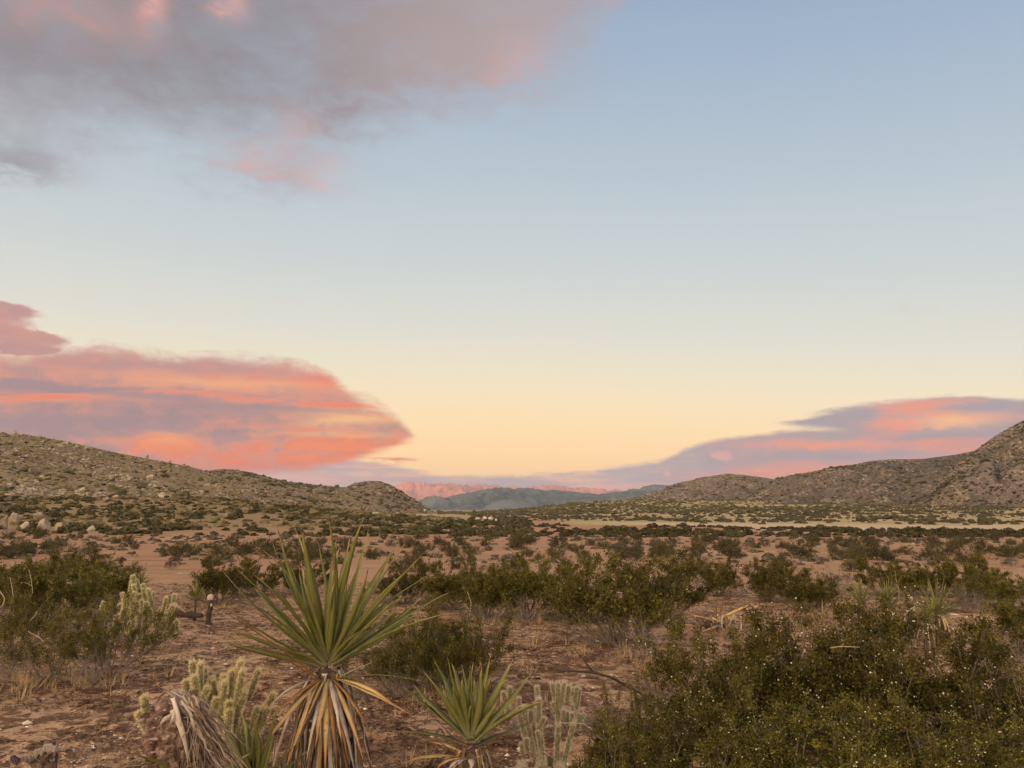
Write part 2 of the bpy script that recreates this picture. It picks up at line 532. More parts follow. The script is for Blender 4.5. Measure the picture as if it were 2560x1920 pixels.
def scatter(protos, pos, scl, rz, tilt=None, attrs=None, pick=None):
    """merge copies of small meshes into one vertex/face list; protos: list of (V, T)"""
    pos = np.asarray(pos, float); N = len(pos)
    scl = np.asarray(scl, float)
    if scl.ndim == 1: scl = np.repeat(scl[:, None], 3, 1)
    rz = np.asarray(rz, float)
    pick = np.arange(N) % len(protos) if pick is None else pick
    OV, OF, OA, n = [], [], [], 0
    for k, (V, F) in enumerate(protos):
        I = np.where(pick == k)[0]
        if not len(I): continue
        v = V[None] * scl[I][:, None, :]
        if tilt is not None:
            tx = tilt[I][:, None]
            y = v[..., 1] * np.cos(tx) - v[..., 2] * np.sin(tx); z = v[..., 1] * np.sin(tx) + v[..., 2] * np.cos(tx)
            v = np.stack([v[..., 0], y, z], -1)
        c, s_ = np.cos(rz[I])[:, None], np.sin(rz[I])[:, None]
        v = np.stack([v[..., 0] * c - v[..., 1] * s_, v[..., 0] * s_ + v[..., 1] * c, v[..., 2]], -1) + pos[I][:, None, :]
        f = F[None] + (np.arange(len(I)) * len(V))[:, None, None] + n
        OV.append(v.reshape(-1, 3)); OF.append(f.reshape(-1, F.shape[1])); n += v.shape[0] * v.shape[1]
        OA.append(np.repeat(np.random.default_rng(k + 5).random(len(I)), len(V)))
    return np.concatenate(OV), np.concatenate(OF), np.concatenate(OA)


# ====================================================================== the lie of the land
def G(x, y):
    """height of the ground"""
    x = np.asarray(x, float); y = np.asarray(y, float)
    r = np.hypot(x, y); az = np.degrees(np.arctan2(x, np.maximum(y, 1e-3)))
    az = np.where(y <= 0, np.where(x > 0, 90, -90), az)
    z = -0.035 * np.minimum(r, 40)
    z = z - 0.30 * (1 - np.exp(-np.maximum(r - 40, 0) / 25.0))
    z = z + 0.10 * fbm(x / 9.0, y / 9.0, 3, 3) * smooth(r, 4, 14) + 0.45 * fbm(x / 60.0, y / 60.0, 8, 2) * smooth(r, 30, 120) * (1 - 0.8 * smooth(r, 200, 500))
    # apron of the left hill and the long slope at the foot of the right hills
    wl = smooth(-az, 1.0, 26.0) * (y > 0)
    z = z + wl * 7.5 * smooth(r, 105, 270)
    wr = smooth(az, -4.0, 9.0) * (y > 0)
    z = z + wr * (19.0 * smooth(r, 210, 1300) ** 1.2) * (1 - smooth(r, 1500, 4000))
    return z


def ground_at(px, py):
    r = ray(px, py)
    d = np.geomspace(1.0, 3000, 4000)
    z = CAMZ + r[2] * d / r[1]
    g = G(r[0] * d / r[1], d)
    k = np.argmax(z <= g)
    if k == 0: k = len(d) - 1
    return np.array([r[0] * d[k] / r[1], d[k], float(G(r[0] * d[k] / r[1], d[k]))])


def on_ground(px, d, sink=0.0):
    r = ray(px, HORY)
    x = r[0] / r[1] * d
    return np.array([x, d, float(G(x, d)) - sink])


# ====================================================================== materials
def material(name, rough=0.9, spec=0.2):
    m_ = bpy.data.materials.new(name)
    m_.use_nodes = True
    nt = m_.node_tree
    b = nt.nodes['Principled BSDF']
    b.inputs['Roughness'].default_value = rough
    b.inputs['Specular IOR Level'].default_value = spec
    return m_, Net(nt), b


def attr(n_, name):
    a = n_.n('ShaderNodeAttribute')
    a.attribute_name = name
    return a.outputs['Fac']


def objrand(n_):
    return n_.n('ShaderNodeObjectInfo').outputs['Random']


def island(n_):
    return n_.n('ShaderNodeNewGeometry').outputs['Random Per Island']


def wpos(n_):
    return n_.n('ShaderNodeNewGeometry').outputs['Position']


def opos(n_):
    return n_.n('ShaderNodeTexCoord').outputs['Object']


def bump(n_, b, h, strength=0.5, dist=0.02):
    nd = n_.n('ShaderNodeBump')
    nd.inputs['Strength'].default_value = strength
    nd.inputs['Distance'].default_value = dist
    n_.put(nd.inputs['Height'], h)
    n_.t.links.new(nd.outputs[0], b.inputs['Normal'])


def leafmat(name, cols, trans=0.12, spec=0.25, rough=0.6):
    """small leaf material: colour differs leaf by leaf and a little bush by bush"""
    m_, n_, b = material(name, rough, spec)
    c = n_.ramp(island(n_), [(i / (len(cols) - 1), k) for i, k in enumerate(cols)])
    hs = n_.n('ShaderNodeHueSaturation')
    sprig = n_.ss(n_.noise(opos(n_), 8.0, 3, 0.6), 0.34, 0.68, 0.55, 1.42)         # random clump tones; light and dark contrast put into the leaf colour
    n_.put(hs.inputs['Value'], n_.mul(sprig, n_.mad(objrand(n_), 0.5, 0.76)))
    n_.put(hs.inputs['Hue'], n_.mad(objrand(n_), 0.016, 0.492))
    n_.t.links.new(c, hs.inputs['Color'])
    n_.t.links.new(hs.outputs[0], b.inputs['Base Color'])
    if trans:
        tb = n_.n('ShaderNodeBsdfTranslucent')
        n_.t.links.new(hs.outputs[0], tb.inputs[0])
        mx = n_.n('ShaderNodeMixShader')
        mx.inputs[0].default_value = trans
        n_.t.links.new(b.outputs[0], mx.inputs[1]); n_.t.links.new(tb.outputs[0], mx.inputs[2])
        n_.t.links.new(mx.outputs[0], n_.t.nodes['Material Output'].inputs[0])
    return m_


M = {}
M['creosote_leaf'] = leafmat('creosote_leaf', [(0.045, 0.039, 0.006), (0.073, 0.064, 0.009), (0.112, 0.100, 0.013), (0.078, 0.057, 0.010), (0.195, 0.172, 0.026)])
M['far_leaf'] = leafmat('far_leaf', [(0.062, 0.054, 0.022), (0.088, 0.076, 0.030), (0.078, 0.064, 0.030)], 0.15)
M['grey_leaf'] = leafmat('grey_leaf', [(0.105, 0.090, 0.060), (0.14, 0.120, 0.080), (0.11, 0.085, 0.065)], 0.15)
M['yellow_leaf'] = leafmat('yellow_leaf', [(0.19, 0.16, 0.07), (0.26, 0.215, 0.095), (0.22, 0.17, 0.085)], 0.2)
m_, n_, b = material('creosote_bark', 0.9)
c = n_.mix(n_.noise(opos(n_), 9, 4), (0.085, 0.068, 0.055), (0.22, 0.185, 0.16))
n_.t.links.new(c, b.inputs['Base Color']); M['bark'] = m_
m_, n_, b = material('dead_twig', 0.9)
c = n_.mix(n_.noise(opos(n_), 7, 4), (0.16, 0.125, 0.105), (0.33, 0.28, 0.245))
n_.t.links.new(c, b.inputs['Base Color']); M['twig'] = m_
m_, n_, b = material('bleached_wood', 0.85)
c = n_.mix(n_.noise(n_.vm('MULTIPLY', opos(n_), (9, 9, 3)), 4, 5), (0.24, 0.19, 0.15), (0.50, 0.42, 0.34))
n_.t.links.new(c, b.inputs['Base Color']); M['bleached'] = m_
m_, n_, b = material('dark_wood', 0.9)
c = n_.mix(n_.noise(opos(n_), 14, 5), (0.018, 0.014, 0.012), (0.085, 0.062, 0.05))
n_.t.links.new(c, b.inputs['Base Color']); bump(n_, b, n_.noise(opos(n_), 40, 4), 0.6, 0.01); M['dark_wood'] = m_
m_, n_, b = material('fruit_fuzz', 0.95)
b.inputs['Base Color'].default_value = (0.62, 0.58, 0.47, 1); M['fruit'] = m_
m_, n_, b = material('straw', 0.8)
c = n_.ramp(island(n_), [(0, (0.30, 0.21, 0.11)), (0.5, (0.42, 0.31, 0.17)), (1, (0.24, 0.165, 0.10))])
n_.t.links.new(c, b.inputs['Base Color']); M['straw'] = m_
m_, n_, b = material('dark_litter', 0.95)
c = n_.ramp(island(n_), [(0, (0.060, 0.034, 0.024)), (0.6, (0.115, 0.066, 0.044)), (1, (0.19, 0.125, 0.08))])
n_.t.links.new(c, b.inputs['Base Color']); M['litter'] = m_
m_, n_, b = material('pebble', 0.85)
c = n_.ramp(island(n_), [(0, (0.20, 0.115, 0.07)), (0.5, (0.36, 0.24, 0.15)), (0.85, (0.50, 0.385, 0.28)), (1, (0.78, 0.72, 0.62))])
n_.t.links.new(c, b.inputs['Base Color']); M['pebble'] = m_


def granite(name, tones):
    m_, n_, b = material(name, 0.92, 0.15)
    p = wpos(n_)
    r_ = n_.m('FRACT', n_.add(objrand(n_), island(n_)))
    c = n_.ramp(r_, [(i / (len(tones) - 1), t) for i, t in enumerate(tones)])
    c = n_.mix(n_.ss(n_.noise(p, 0.9, 6, 0.6), 0.42, 0.68), c, tuple(0.62 * v for v in tones[0]))
    g = n_.noise(p, 6.0, 5, 0.7)
    c = n_.mix(n_.mul(g, 0.45), c, (0.5, 0.42, 0.34), 'SOFT_LIGHT')
    n_.t.links.new(c, b.inputs['Base Color'])
    bump(n_, b, n_.noise(p, 3.0, 6, 0.65), 0.7, 0.12)
    return m_


M['granite'] = granite('granite', [(0.20, 0.165, 0.13), (0.34, 0.285, 0.225), (0.44, 0.38, 0.305), (0.27, 0.22, 0.17)])
M['pale_granite'] = granite('pale_granite', [(0.46, 0.41, 0.34), (0.58, 0.52, 0.44), (0.50, 0.44, 0.37)])
M['hill_rock'] = granite('hill_rock', [(0.20, 0.165, 0.135), (0.27, 0.225, 0.185), (0.35, 0.295, 0.24), (0.17, 0.14, 0.12), (0.23, 0.19, 0.155)])


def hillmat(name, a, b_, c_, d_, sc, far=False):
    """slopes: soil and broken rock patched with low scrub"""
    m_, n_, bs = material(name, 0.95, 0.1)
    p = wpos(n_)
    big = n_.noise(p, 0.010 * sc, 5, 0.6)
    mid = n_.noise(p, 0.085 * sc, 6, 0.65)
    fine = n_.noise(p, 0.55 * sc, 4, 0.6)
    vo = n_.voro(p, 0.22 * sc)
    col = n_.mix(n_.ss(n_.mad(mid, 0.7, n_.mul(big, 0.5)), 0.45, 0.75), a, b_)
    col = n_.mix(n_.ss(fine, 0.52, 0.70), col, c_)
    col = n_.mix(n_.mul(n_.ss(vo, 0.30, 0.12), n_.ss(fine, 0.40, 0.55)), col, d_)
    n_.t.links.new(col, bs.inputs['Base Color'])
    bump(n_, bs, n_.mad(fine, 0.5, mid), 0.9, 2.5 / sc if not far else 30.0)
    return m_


M['left_slope'] = hillmat('left_slope', (0.17, 0.127, 0.08), (0.245, 0.188, 0.12), (0.37, 0.30, 0.21), (0.085, 0.07, 0.042), 1.0)
M['knoll_slope'] = hillmat('knoll_slope', (0.17, 0.125, 0.085), (0.22, 0.175, 0.12), (0.28, 0.22, 0.16), (0.09, 0.075, 0.05), 0.6)
M['right_slope'] = hillmat('right_slope', (0.12, 0.098, 0.08), (0.20, 0.165, 0.135), (0.30, 0.25, 0.20), (0.075, 0.063, 0.05), 0.5)
M['shaded_slope'] = hillmat('shaded_slope', (0.10, 0.082, 0.068), (0.15, 0.124, 0.102), (0.23, 0.19, 0.155), (0.06, 0.052, 0.042), 0.4)  # darker copy of the right slope, shade behind the spur painted in
M['mid_mountain'] = hillmat('mid_mountain', (0.055, 0.078, 0.09), (0.15, 0.172, 0.172), (0.19, 0.19, 0.17), (0.035, 0.052, 0.062), 0.03, True)  # blue of the distant air put into the slope colour
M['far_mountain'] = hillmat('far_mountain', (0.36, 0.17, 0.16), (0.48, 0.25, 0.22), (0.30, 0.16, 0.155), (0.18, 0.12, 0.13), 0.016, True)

# ---- the desert floor
m_, n_, b = material('desert_floor', 0.95, 0.12)
p = wpos(n_)
sp = n_.n('ShaderNodeSeparateXYZ'); n_.t.links.new(p, sp.inputs[0])
gx, gy = sp.outputs[0], sp.outputs[1]
dist = n_.vm('LENGTH', p, out=1)
a1 = n_.noise(p, 0.35, 5, 0.6)
a2 = n_.noise(p, 2.3, 6, 0.65)
a3 = n_.noise(n_.vm('MULTIPLY', p, (0.8, 1.0, 1)), 8.5, 6, 0.62, 0.4)
a4 = n_.noise(p, 60.0, 3, 0.7)
v1 = n_.voro(p, 34.0)
sand = n_.mix(n_.ss(a1, 0.35, 0.68), (0.30, 0.168, 0.097), (0.44, 0.28, 0.175))
sand = n_.mix(n_.ss(a4, 0.35, 0.75), sand, (0.56, 0.39, 0.245))
sand = n_.mix(n_.mul(n_.ss(v1, 0.26, 0.12), n_.ss(a2, 0.40, 0.62)), sand, (0.66, 0.55, 0.42))
crust = n_.mix(a4, (0.085, 0.042, 0.025), (0.21, 0.115, 0.066))
near = n_.ss(dist, 42, 14)
a0 = n_.noise(n_.vm('ADD', p, (13, 5, 0)), 0.9, 4, 0.6)
patch = n_.ss(n_.mad(a0, 0.42, n_.mad(a2, 0.40, n_.mul(a3, 0.75))), 0.75, 0.84)
col = n_.mix(n_.mul(patch, n_.mad(near, 0.80, 0.15)), sand, crust)
# the open plain is smoother and pinker
plain = n_.mix(a1, (0.325, 0.187, 0.108), (0.41, 0.255, 0.153))
plain = n_.mix(n_.ss(n_.noise(n_.vm('MULTIPLY', p, (0.35, 1.4, 1)), 0.5, 6, 0.65), 0.50, 0.68), plain, (0.24, 0.13, 0.08))
plain = n_.mix(n_.ss(n_.noise(p, 1.6, 6, 0.7), 0.52, 0.70), plain, (0.27, 0.155, 0.09))
plain = n_.mix(n_.ss(n_.noise(n_.vm('ADD', p, (31, 7, 0)), 0.07, 5, 0.6), 0.50, 0.66), plain, (0.40, 0.265, 0.16))
plain = n_.mix(n_.ss(n_.noise(n_.vm('MULTIPLY', p, (0.25, 1.6, 1)), 0.8, 3, 0.5), 0.64, 0.74), plain, (0.60, 0.45, 0.33))
col = n_.mix(n_.ss(dist, 18, 42), col, plain)
# greenish dry scrub ground on the left apron and on the far slope, pale grass on the flat at the right
azr = n_.m('ARCTAN2', gx, gy)
rag_ = n_.mad(n_.noise(p, 0.022, 5, 0.6), 0.34, -0.17)
dst = n_.mad(n_.noise(p, 0.05, 4, 0.6), 60.0, dist)
apron = n_.mul(n_.ss(n_.add(azr, rag_), 0.02, -0.12), n_.ss(dst, 128, 178))
col = n_.mix(apron, col, n_.mix(n_.noise(p, 0.16, 5, 0.65), (0.20, 0.145, 0.075), (0.34, 0.25, 0.14)))
flatg = n_.mix(n_.noise(p, 0.12, 4, 0.6), (0.44, 0.35, 0.22), (0.54, 0.44, 0.29))
baj = n_.mix(n_.ss(n_.noise(p, 0.030, 6, 0.65), 0.38, 0.66), (0.31, 0.245, 0.135), (0.45, 0.365, 0.19))
flatg = n_.mix(n_.ss(azr, 0.09, 0.19), baj, flatg)
right = n_.mix(n_.ss(n_.mad(n_.noise(p, 0.02, 4, 0.6), 120.0, dist), 235, 290), flatg, baj)
col = n_.mix(n_.mul(n_.ss(n_.add(azr, n_.mul(rag_, 0.3)), 0.015, 0.10), n_.ss(n_.mad(n_.m('MAXIMUM', azr, 0.0), 80.0, dst), 198, 208)), col, right)
col = n_.mix(n_.mul(n_.ss(azr, 0.06, 0.0), n_.ss(dst, 230, 330)), col, baj)
n_.t.links.new(col, b.inputs['Base Color'])
hgt = n_.mad(a3, 1.0, n_.mad(a4, 0.25, n_.mul(v1, -0.15)))
bump(n_, b, hgt, 0.8, 0.05)
M['floor'] = m_

# ---- yucca leaves: t runs from base to tip, u across the blade, age from green to straw
m_, n_, b = material('yucca_leaf', 0.62, 0.16)
t_, u_ = attr(n_, 't'), attr(n_, 'u')
rnd = objrand(n_)
g = n_.mix(rnd, (0.115, 0.125, 0.032), (0.215, 0.215, 0.066))
g = n_.mix(n_.ss(n_.noise(n_.vm('MULTIPLY', opos(n_), (14, 14, 14)), 1.0, 4), 0.4, 0.7), g, (0.18, 0.185, 0.065))
g = n_.mix(n_.ss(t_, 0.28, 0.0), g, (0.19, 0.19, 0.10))
g = n_.mix(n_.mul(n_.ss(n_.m('ABSOLUTE', u_), 0.80, 1.0), 0.7), g, (0.30, 0.26, 0.11))
tipn = n_.add(t_, n_.mad(rnd, 0.10, n_.mad(n_.noise(opos(n_), 22, 3), 0.16, -0.16)))
g = n_.mix(n_.ss(tipn, 0.76, 0.90), g, (0.31, 0.26, 0.085))
g = n_.mix(n_.ss(tipn, 0.89, 0.95), g, (0.21, 0.115, 0.065))
g = n_.mix(n_.ss(tipn, 0.955, 0.99), g, (0.40, 0.34, 0.28))
n_.t.links.new(g, b.inputs['Base Color']); M['yucca_green'] = m_


def dry(name, c1, c2, c3, sp_):
    m_, n_, b = material(name, 0.8, 0.15)
    t_ = attr(n_, 't')
    p = n_.vm('MULTIPLY', opos(n_), (1, 1, 1))
    k = n_.noise(p, 9, 5, 0.6)
    c = n_.mix(n_.ss(k, 0.35, 0.65), c1, c2)
    c = n_.mix(n_.mul(n_.ss(n_.voro(p, 22), 0.22, 0.08), 0.75), c, sp_)
    c = n_.mix(n_.ss(n_.add(t_, n_.mad(k, 0.3, -0.15)), 0.55, 0.95), c, c3)
    n_.t.links.new(c, b.inputs['Base Color'])
    bump(n_, b, n_.noise(p, 60, 3), 0.4, 0.004)
    return m_


M['dry_gold'] = dry('dry_gold', (0.46, 0.30, 0.12), (0.56, 0.40, 0.19), (0.34, 0.17, 0.075), (0.22, 0.12, 0.06))
M['dry_rust'] = dry('dry_rust', (0.25, 0.13, 0.06), (0.35, 0.19, 0.08), (0.19, 0.095, 0.05), (0.13, 0.065, 0.04))
M['dry_grey'] = dry('dry_grey', (0.25, 0.195, 0.165), (0.40, 0.335, 0.285), (0.30, 0.23, 0.185), (0.16, 0.11, 0.09))
M['dry_brown'] = dry('dry_brown', (0.090, 0.060, 0.046), (0.17, 0.115, 0.085), (0.12, 0.08, 0.06), (0.05, 0.034, 0.027))
M['dry_white'] = dry('dry_white', (0.50, 0.43, 0.36), (0.60, 0.53, 0.45), (0.46, 0.34, 0.24), (0.35, 0.26, 0.2))
m_, n_, b = material('yucca_trunk', 0.95)
c = n_.mix(n_.noise(opos(n_), 16, 5, 0.65), (0.028, 0.020, 0.016), (0.16, 0.115, 0.09))
n_.t.links.new(c, b.inputs['Base Color']); bump(n_, b, n_.voro(opos(n_), 36), 0.9, 0.02); M['yucca_trunk'] = m_
m_, n_, b = material('fibre', 0.6)
b.inputs['Base Color'].default_value = (0.55, 0.52, 0.40, 1); M['fibre'] = m_
# ---- cholla
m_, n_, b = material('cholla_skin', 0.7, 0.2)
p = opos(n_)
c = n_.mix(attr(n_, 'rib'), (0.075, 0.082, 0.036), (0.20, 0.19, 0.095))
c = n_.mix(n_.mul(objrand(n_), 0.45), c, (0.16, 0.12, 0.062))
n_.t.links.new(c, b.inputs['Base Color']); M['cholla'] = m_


def spinemat(name, ca, cb):
    m_, n_, b = material(name, 0.55, 0.3)
    c = n_.mix(island(n_), ca, cb)
    n_.t.links.new(c, b.inputs['Base Color'])
    tb = n_.n('ShaderNodeBsdfTranslucent'); n_.t.links.new(c, tb.inputs[0])
    mx = n_.n('ShaderNodeMixShader'); mx.inputs[0].default_value = 0.45
    n_.t.links.new(b.outputs[0], mx.inputs[1]); n_.t.links.new(tb.outputs[0], mx.inputs[2])
    n_.t.links.new(mx.outputs[0], n_.t.nodes['Material Output'].inputs[0])
    return m_


M['spine'] = spinemat('spine', (0.70, 0.60, 0.34), (0.88, 0.80, 0.54))
M['spine_grey'] = spinemat('spine_grey', (0.60, 0.53, 0.40), (0.78, 0.71, 0.57))
# ---- rotten stump
m_, n_, b = material('rotten_core', 0.95)
p = opos(n_)
c = n_.mix(n_.ss(n_.noise(p, 18, 6, 0.65), 0.36, 0.66), (0.085, 0.05, 0.04), (0.30, 0.205, 0.165))
c = n_.mix(n_.ss(n_.noise(p, 34, 5, 0.65), 0.52, 0.66), c, (0.46, 0.36, 0.29))
n_.t.links.new(c, b.inputs['Base Color']); bump(n_, b, n_.noise(p, 40, 6, 0.7), 1.0, 0.02); M['rotten'] = m_

# ====================================================================== ground sheet
def build_floor():
    r1 = np.geomspace(0.4, 3.0, 24)
    r2 = np.geomspace(3.0, 22.0, 210)[1:]
    r3 = np.geomspace(22.0, 26000.0, 250)[1:]
    r = np.concatenate([r1, r2, r3])
    a = np.concatenate([np.linspace(-180, -44, 50)[:-1], np.linspace(-44, 44, 420), np.linspace(44, 180, 50)[1:-1]])
    A = np.radians(a)
    X = r[:, None] * np.sin(A)[None]; Y = r[:, None] * np.cos(A)[None]
    Z = G(X, Y)
    fade = (1 - smooth(r, 10, 26))[:, None]
    Z = Z + fade * (0.022 * fbm(X * 7, Y * 7, 21, 4, 0.55) + 0.05 * fbm(X * 1.3, Y * 1.3, 30, 3))
    V = np.stack([X, Y, Z], -1).reshape(-1, 3)
    na, nr = len(a), len(r)
    i = (np.arange(nr - 1) * na)[:, None]; j = np.arange(na)[None]; j2 = (j + 1) % na
    Q = np.stack([i + j, i + na + j, i + na + j2, i + j2], -1).reshape(-1, 4)
    V = np.vstack([V, [0, 0, float(Z[0].mean())]])
    c = len(V) - 1
    T = np.stack([np.full(na, c), j[0], j2[0]], -1)
    me = mesh('desert_floor', V, [Q, T[:, ::-1]], [M['floor']], None, True)
    return tag(obj('desert_floor', me), 'rust brown gravelly desert floor reaching from the yuccas to the far mountains', 'ground', kind='structure')


build_floor()


# ====================================================================== hills
class Hill:
    def __init__(s, name, label, sky, near, far, mat, rough, fscale, nA=420, nS=90, back=0.8, power=1.05, seed=1, cat='hill', gully=0.0, sink=3.0, crest=0.0):
        ra = [ray(px, py) for px, py in sky]
        a_ = np.array([q[0] / q[1] for q in ra]); e_ = np.array([q[2] / q[1] for q in ra])
        s.a = np.linspace(a_[0], a_[-1], nA)
        ez = np.interp(s.a, a_, e_)
        k = np.ones(5) / 5
        ez = np.convolve(np.pad(ez, 2, 'edge'), k, 'valid')
        fa = lambda lst: np.interp(s.a, [ray(q[0], 1200)[0] / ray(q[0], 1200)[1] for q in lst], [q[1] for q in lst])
        d0, dc = fa(near), fa(far)
        S = np.concatenate([np.linspace(0, 1, nS), np.linspace(1, 1 + back, nS // 3)[1:]])
        Y = d0[:, None] + (dc - d0)[:, None] * S[None]
        X = s.a[:, None] * Y
        z0 = G(s.a * d0, d0) - sink
        zc = CAMZ + ez * dc
        f = np.where(S <= 1, np.clip(S, 0, 1) ** power, np.cos(np.clip((S - 1) / back, 0, 1) * pi / 2) ** 1.0)
        Z = z0[:, None] + (zc - z0)[:, None] * f[None]
        cS = np.clip(S, 0, 1)
        amp = (4 * cS * (1 - cS) * (1.15 - 0.75 * cS))[None] * 1.1 + 0.045
        hh = np.maximum(zc - z0, 0)[:, None]
        N = fbm(X / fscale, Y / fscale, seed, 6, 0.55)
        if gully:
            q = fbm(s.a[:, None] * dc[:, None] / (fscale * 0.7) + 0.6 * N, Y / (fscale * 3.5), seed + 40, 3)
            N = N + gully * (np.abs(q) * 2 - 0.45)
        Z = Z + N * rough * amp * np.minimum(hh / (0.35 * hh.max() + 1e-6), 1.0)
        if crest:                                   # broken skyline and side spurs of the far ranges
            ridge = 0.5 - np.abs(fbm(X / (fscale * 0.30), Y / (fscale * 0.9), seed + 7, 5, 0.6))
            Z = Z + crest * (ridge - 0.32) * np.minimum(hh / (0.3 * hh.max() + 1e-6), 1.0) * np.clip(S * 3, 0, 1)[None]
        s.X, s.Y, s.Z, s.nS, s.S = X, Y, Z, nS, S
        V = np.stack([X, Y, Z], -1).reshape(-1, 3)
        ns_ = len(S)
        i = (np.arange(nA - 1) * ns_)[:, None]; j = np.arange(ns_ - 1)[None]
        Q = np.stack([i + j, i + ns_ + j, i + ns_ + j + 1, i + j + 1], -1).reshape(-1, 4)
        s.o = tag(obj(name, mesh(name, V, [Q], [mat], None, True)), label, cat, kind='structure')

    def pts(s, n, r, lo=0.02, hi=0.99, a0=0.0, a1=1.0, power=1.0):
        u = r.uniform(a0, a1, n) * (len(s.a) - 1.001)
        v = (lo + (hi - lo) * r.random(n) ** power) * (s.nS - 1.001)
        i, j = u.astype(int), v.astype(int); fu, fv = u - i, v - j
        out = []
        for Q in (s.X, s.Y, s.Z):
            out.append((Q[i, j] * (1 - fu) + Q[i + 1, j] * fu) * (1 - fv) + (Q[i, j + 1] * (1 - fu) + Q[i + 1, j + 1] * fu) * fv)
        return np.stack(out, -1)


LH = Hill('left_boulder_hill', 'long olive brown hillside strewn with pale boulders, sloping down from the left edge', [(-1500, 1010), (-900, 1035), (-400, 1058), (-100, 1078), (0, 1085), (70, 1087), (150, 1101), (230, 1117), (300, 1133), (400, 1152), (480, 1168), (540, 1186), (600, 1206), (660, 1232), (720, 1262), (770, 1290)],
          [(-1500, 170), (0, 150), (300, 165), (560, 210), (770, 300)], [(-1500, 420), (0, 430), (400, 520), (770, 640)], M['left_slope'], 7.0, 45, 420, 110, seed=5, power=0.95)
LM = Hill('left_scrub_hill', 'low brown hill with dark rubble between the boulder hill and the rounded knoll', [(400, 1240), (450, 1205), (500, 1180), (545, 1172), (580, 1173), (620, 1179), (680, 1196), (720, 1204), (780, 1211), (830, 1216), (880, 1222), (930, 1232), (980, 1246), (1030, 1262), (1090, 1284)],
          [(400, 300), (700, 290), (1090, 360)], [(400, 640), (700, 680), (1090, 700)], M['left_slope'], 9.0, 60, 300, 90, seed=9)
KN = Hill('rounded_knoll', 'small rounded bare knoll at the end of the left hills', [(800, 1275), (840, 1235), (865, 1217), (890, 1207), (920, 1202), (950, 1203), (975, 1211), (1010, 1233), (1050, 1258), (1090, 1285)],
          [(800, 640), (1090, 640)], [(800, 900), (1090, 900)], M['knoll_slope'], 7.0, 70, 200, 80, seed=14)
RA = Hill('right_domed_hill', 'domed grey brown hill on the near right of the blue mountain', [(1420, 1290), (1500, 1262), (1560, 1250), (1610, 1236), (1645, 1228), (1680, 1212), (1720, 1202), (1760, 1194), (1800, 1187), (1830, 1185), (1870, 1188), (1920, 1194), (1990, 1206), (2080, 1225), (2200, 1260), (2260, 1285)],
          [(1420, 1150), (1800, 900), (2260, 800)], [(1420, 1700), (1800, 1500), (2260, 1500)], M['right_slope'], 28.0, 140, 380, 100, seed=22, gully=0.9)
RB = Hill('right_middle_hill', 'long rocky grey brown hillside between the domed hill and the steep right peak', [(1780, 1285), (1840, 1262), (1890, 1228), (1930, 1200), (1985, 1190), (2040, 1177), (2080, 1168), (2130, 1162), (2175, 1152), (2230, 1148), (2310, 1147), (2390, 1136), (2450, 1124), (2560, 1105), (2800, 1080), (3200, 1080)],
          [(1780, 800), (2000, 680), (2300, 640), (3200, 500)], [(1780, 1150), (2200, 1150), (3200, 1100)], M['shaded_slope'], 15.0, 100, 420, 110, seed=31, gully=1.0)
RC = Hill('right_peak_spur', 'steep boulder covered peak rising out of the right edge', [(2200, 1300), (2280, 1268), (2330, 1222), (2390, 1162), (2430, 1130), (2470, 1102), (2500, 1083), (2530, 1066), (2560, 1050), (2700, 1000), (2900, 965), (3300, 940)],
          [(2200, 700), (2400, 560), (2560, 520), (3300, 420)], [(2200, 780), (2400, 780), (2560, 850), (3300, 850)], M['right_slope'], 18.0, 90, 360, 110, seed=37, gully=0.9, power=0.9)
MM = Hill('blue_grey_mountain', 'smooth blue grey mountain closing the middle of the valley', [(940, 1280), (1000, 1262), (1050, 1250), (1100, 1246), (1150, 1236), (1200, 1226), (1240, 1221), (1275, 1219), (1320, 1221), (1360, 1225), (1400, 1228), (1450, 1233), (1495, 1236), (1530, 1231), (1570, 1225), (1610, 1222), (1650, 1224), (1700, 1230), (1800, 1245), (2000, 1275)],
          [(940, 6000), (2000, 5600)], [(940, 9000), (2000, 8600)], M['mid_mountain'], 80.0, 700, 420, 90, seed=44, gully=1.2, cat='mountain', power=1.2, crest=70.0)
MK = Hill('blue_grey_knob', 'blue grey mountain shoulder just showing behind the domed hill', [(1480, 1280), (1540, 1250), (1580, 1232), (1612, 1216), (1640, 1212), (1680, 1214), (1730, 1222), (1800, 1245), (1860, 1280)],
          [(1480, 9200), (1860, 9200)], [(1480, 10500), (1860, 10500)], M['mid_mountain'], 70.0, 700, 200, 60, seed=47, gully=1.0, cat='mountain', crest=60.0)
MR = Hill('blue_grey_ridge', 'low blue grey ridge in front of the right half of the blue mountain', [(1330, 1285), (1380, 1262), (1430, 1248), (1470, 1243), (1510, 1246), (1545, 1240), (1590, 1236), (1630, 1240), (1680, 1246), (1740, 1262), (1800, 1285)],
          [(1330, 4200), (1800, 4000)], [(1330, 5600), (1800, 5400)], M['mid_mountain'], 45.0, 380, 260, 70, seed=49, gully=1.2, cat='mountain', power=1.1, crest=40.0)
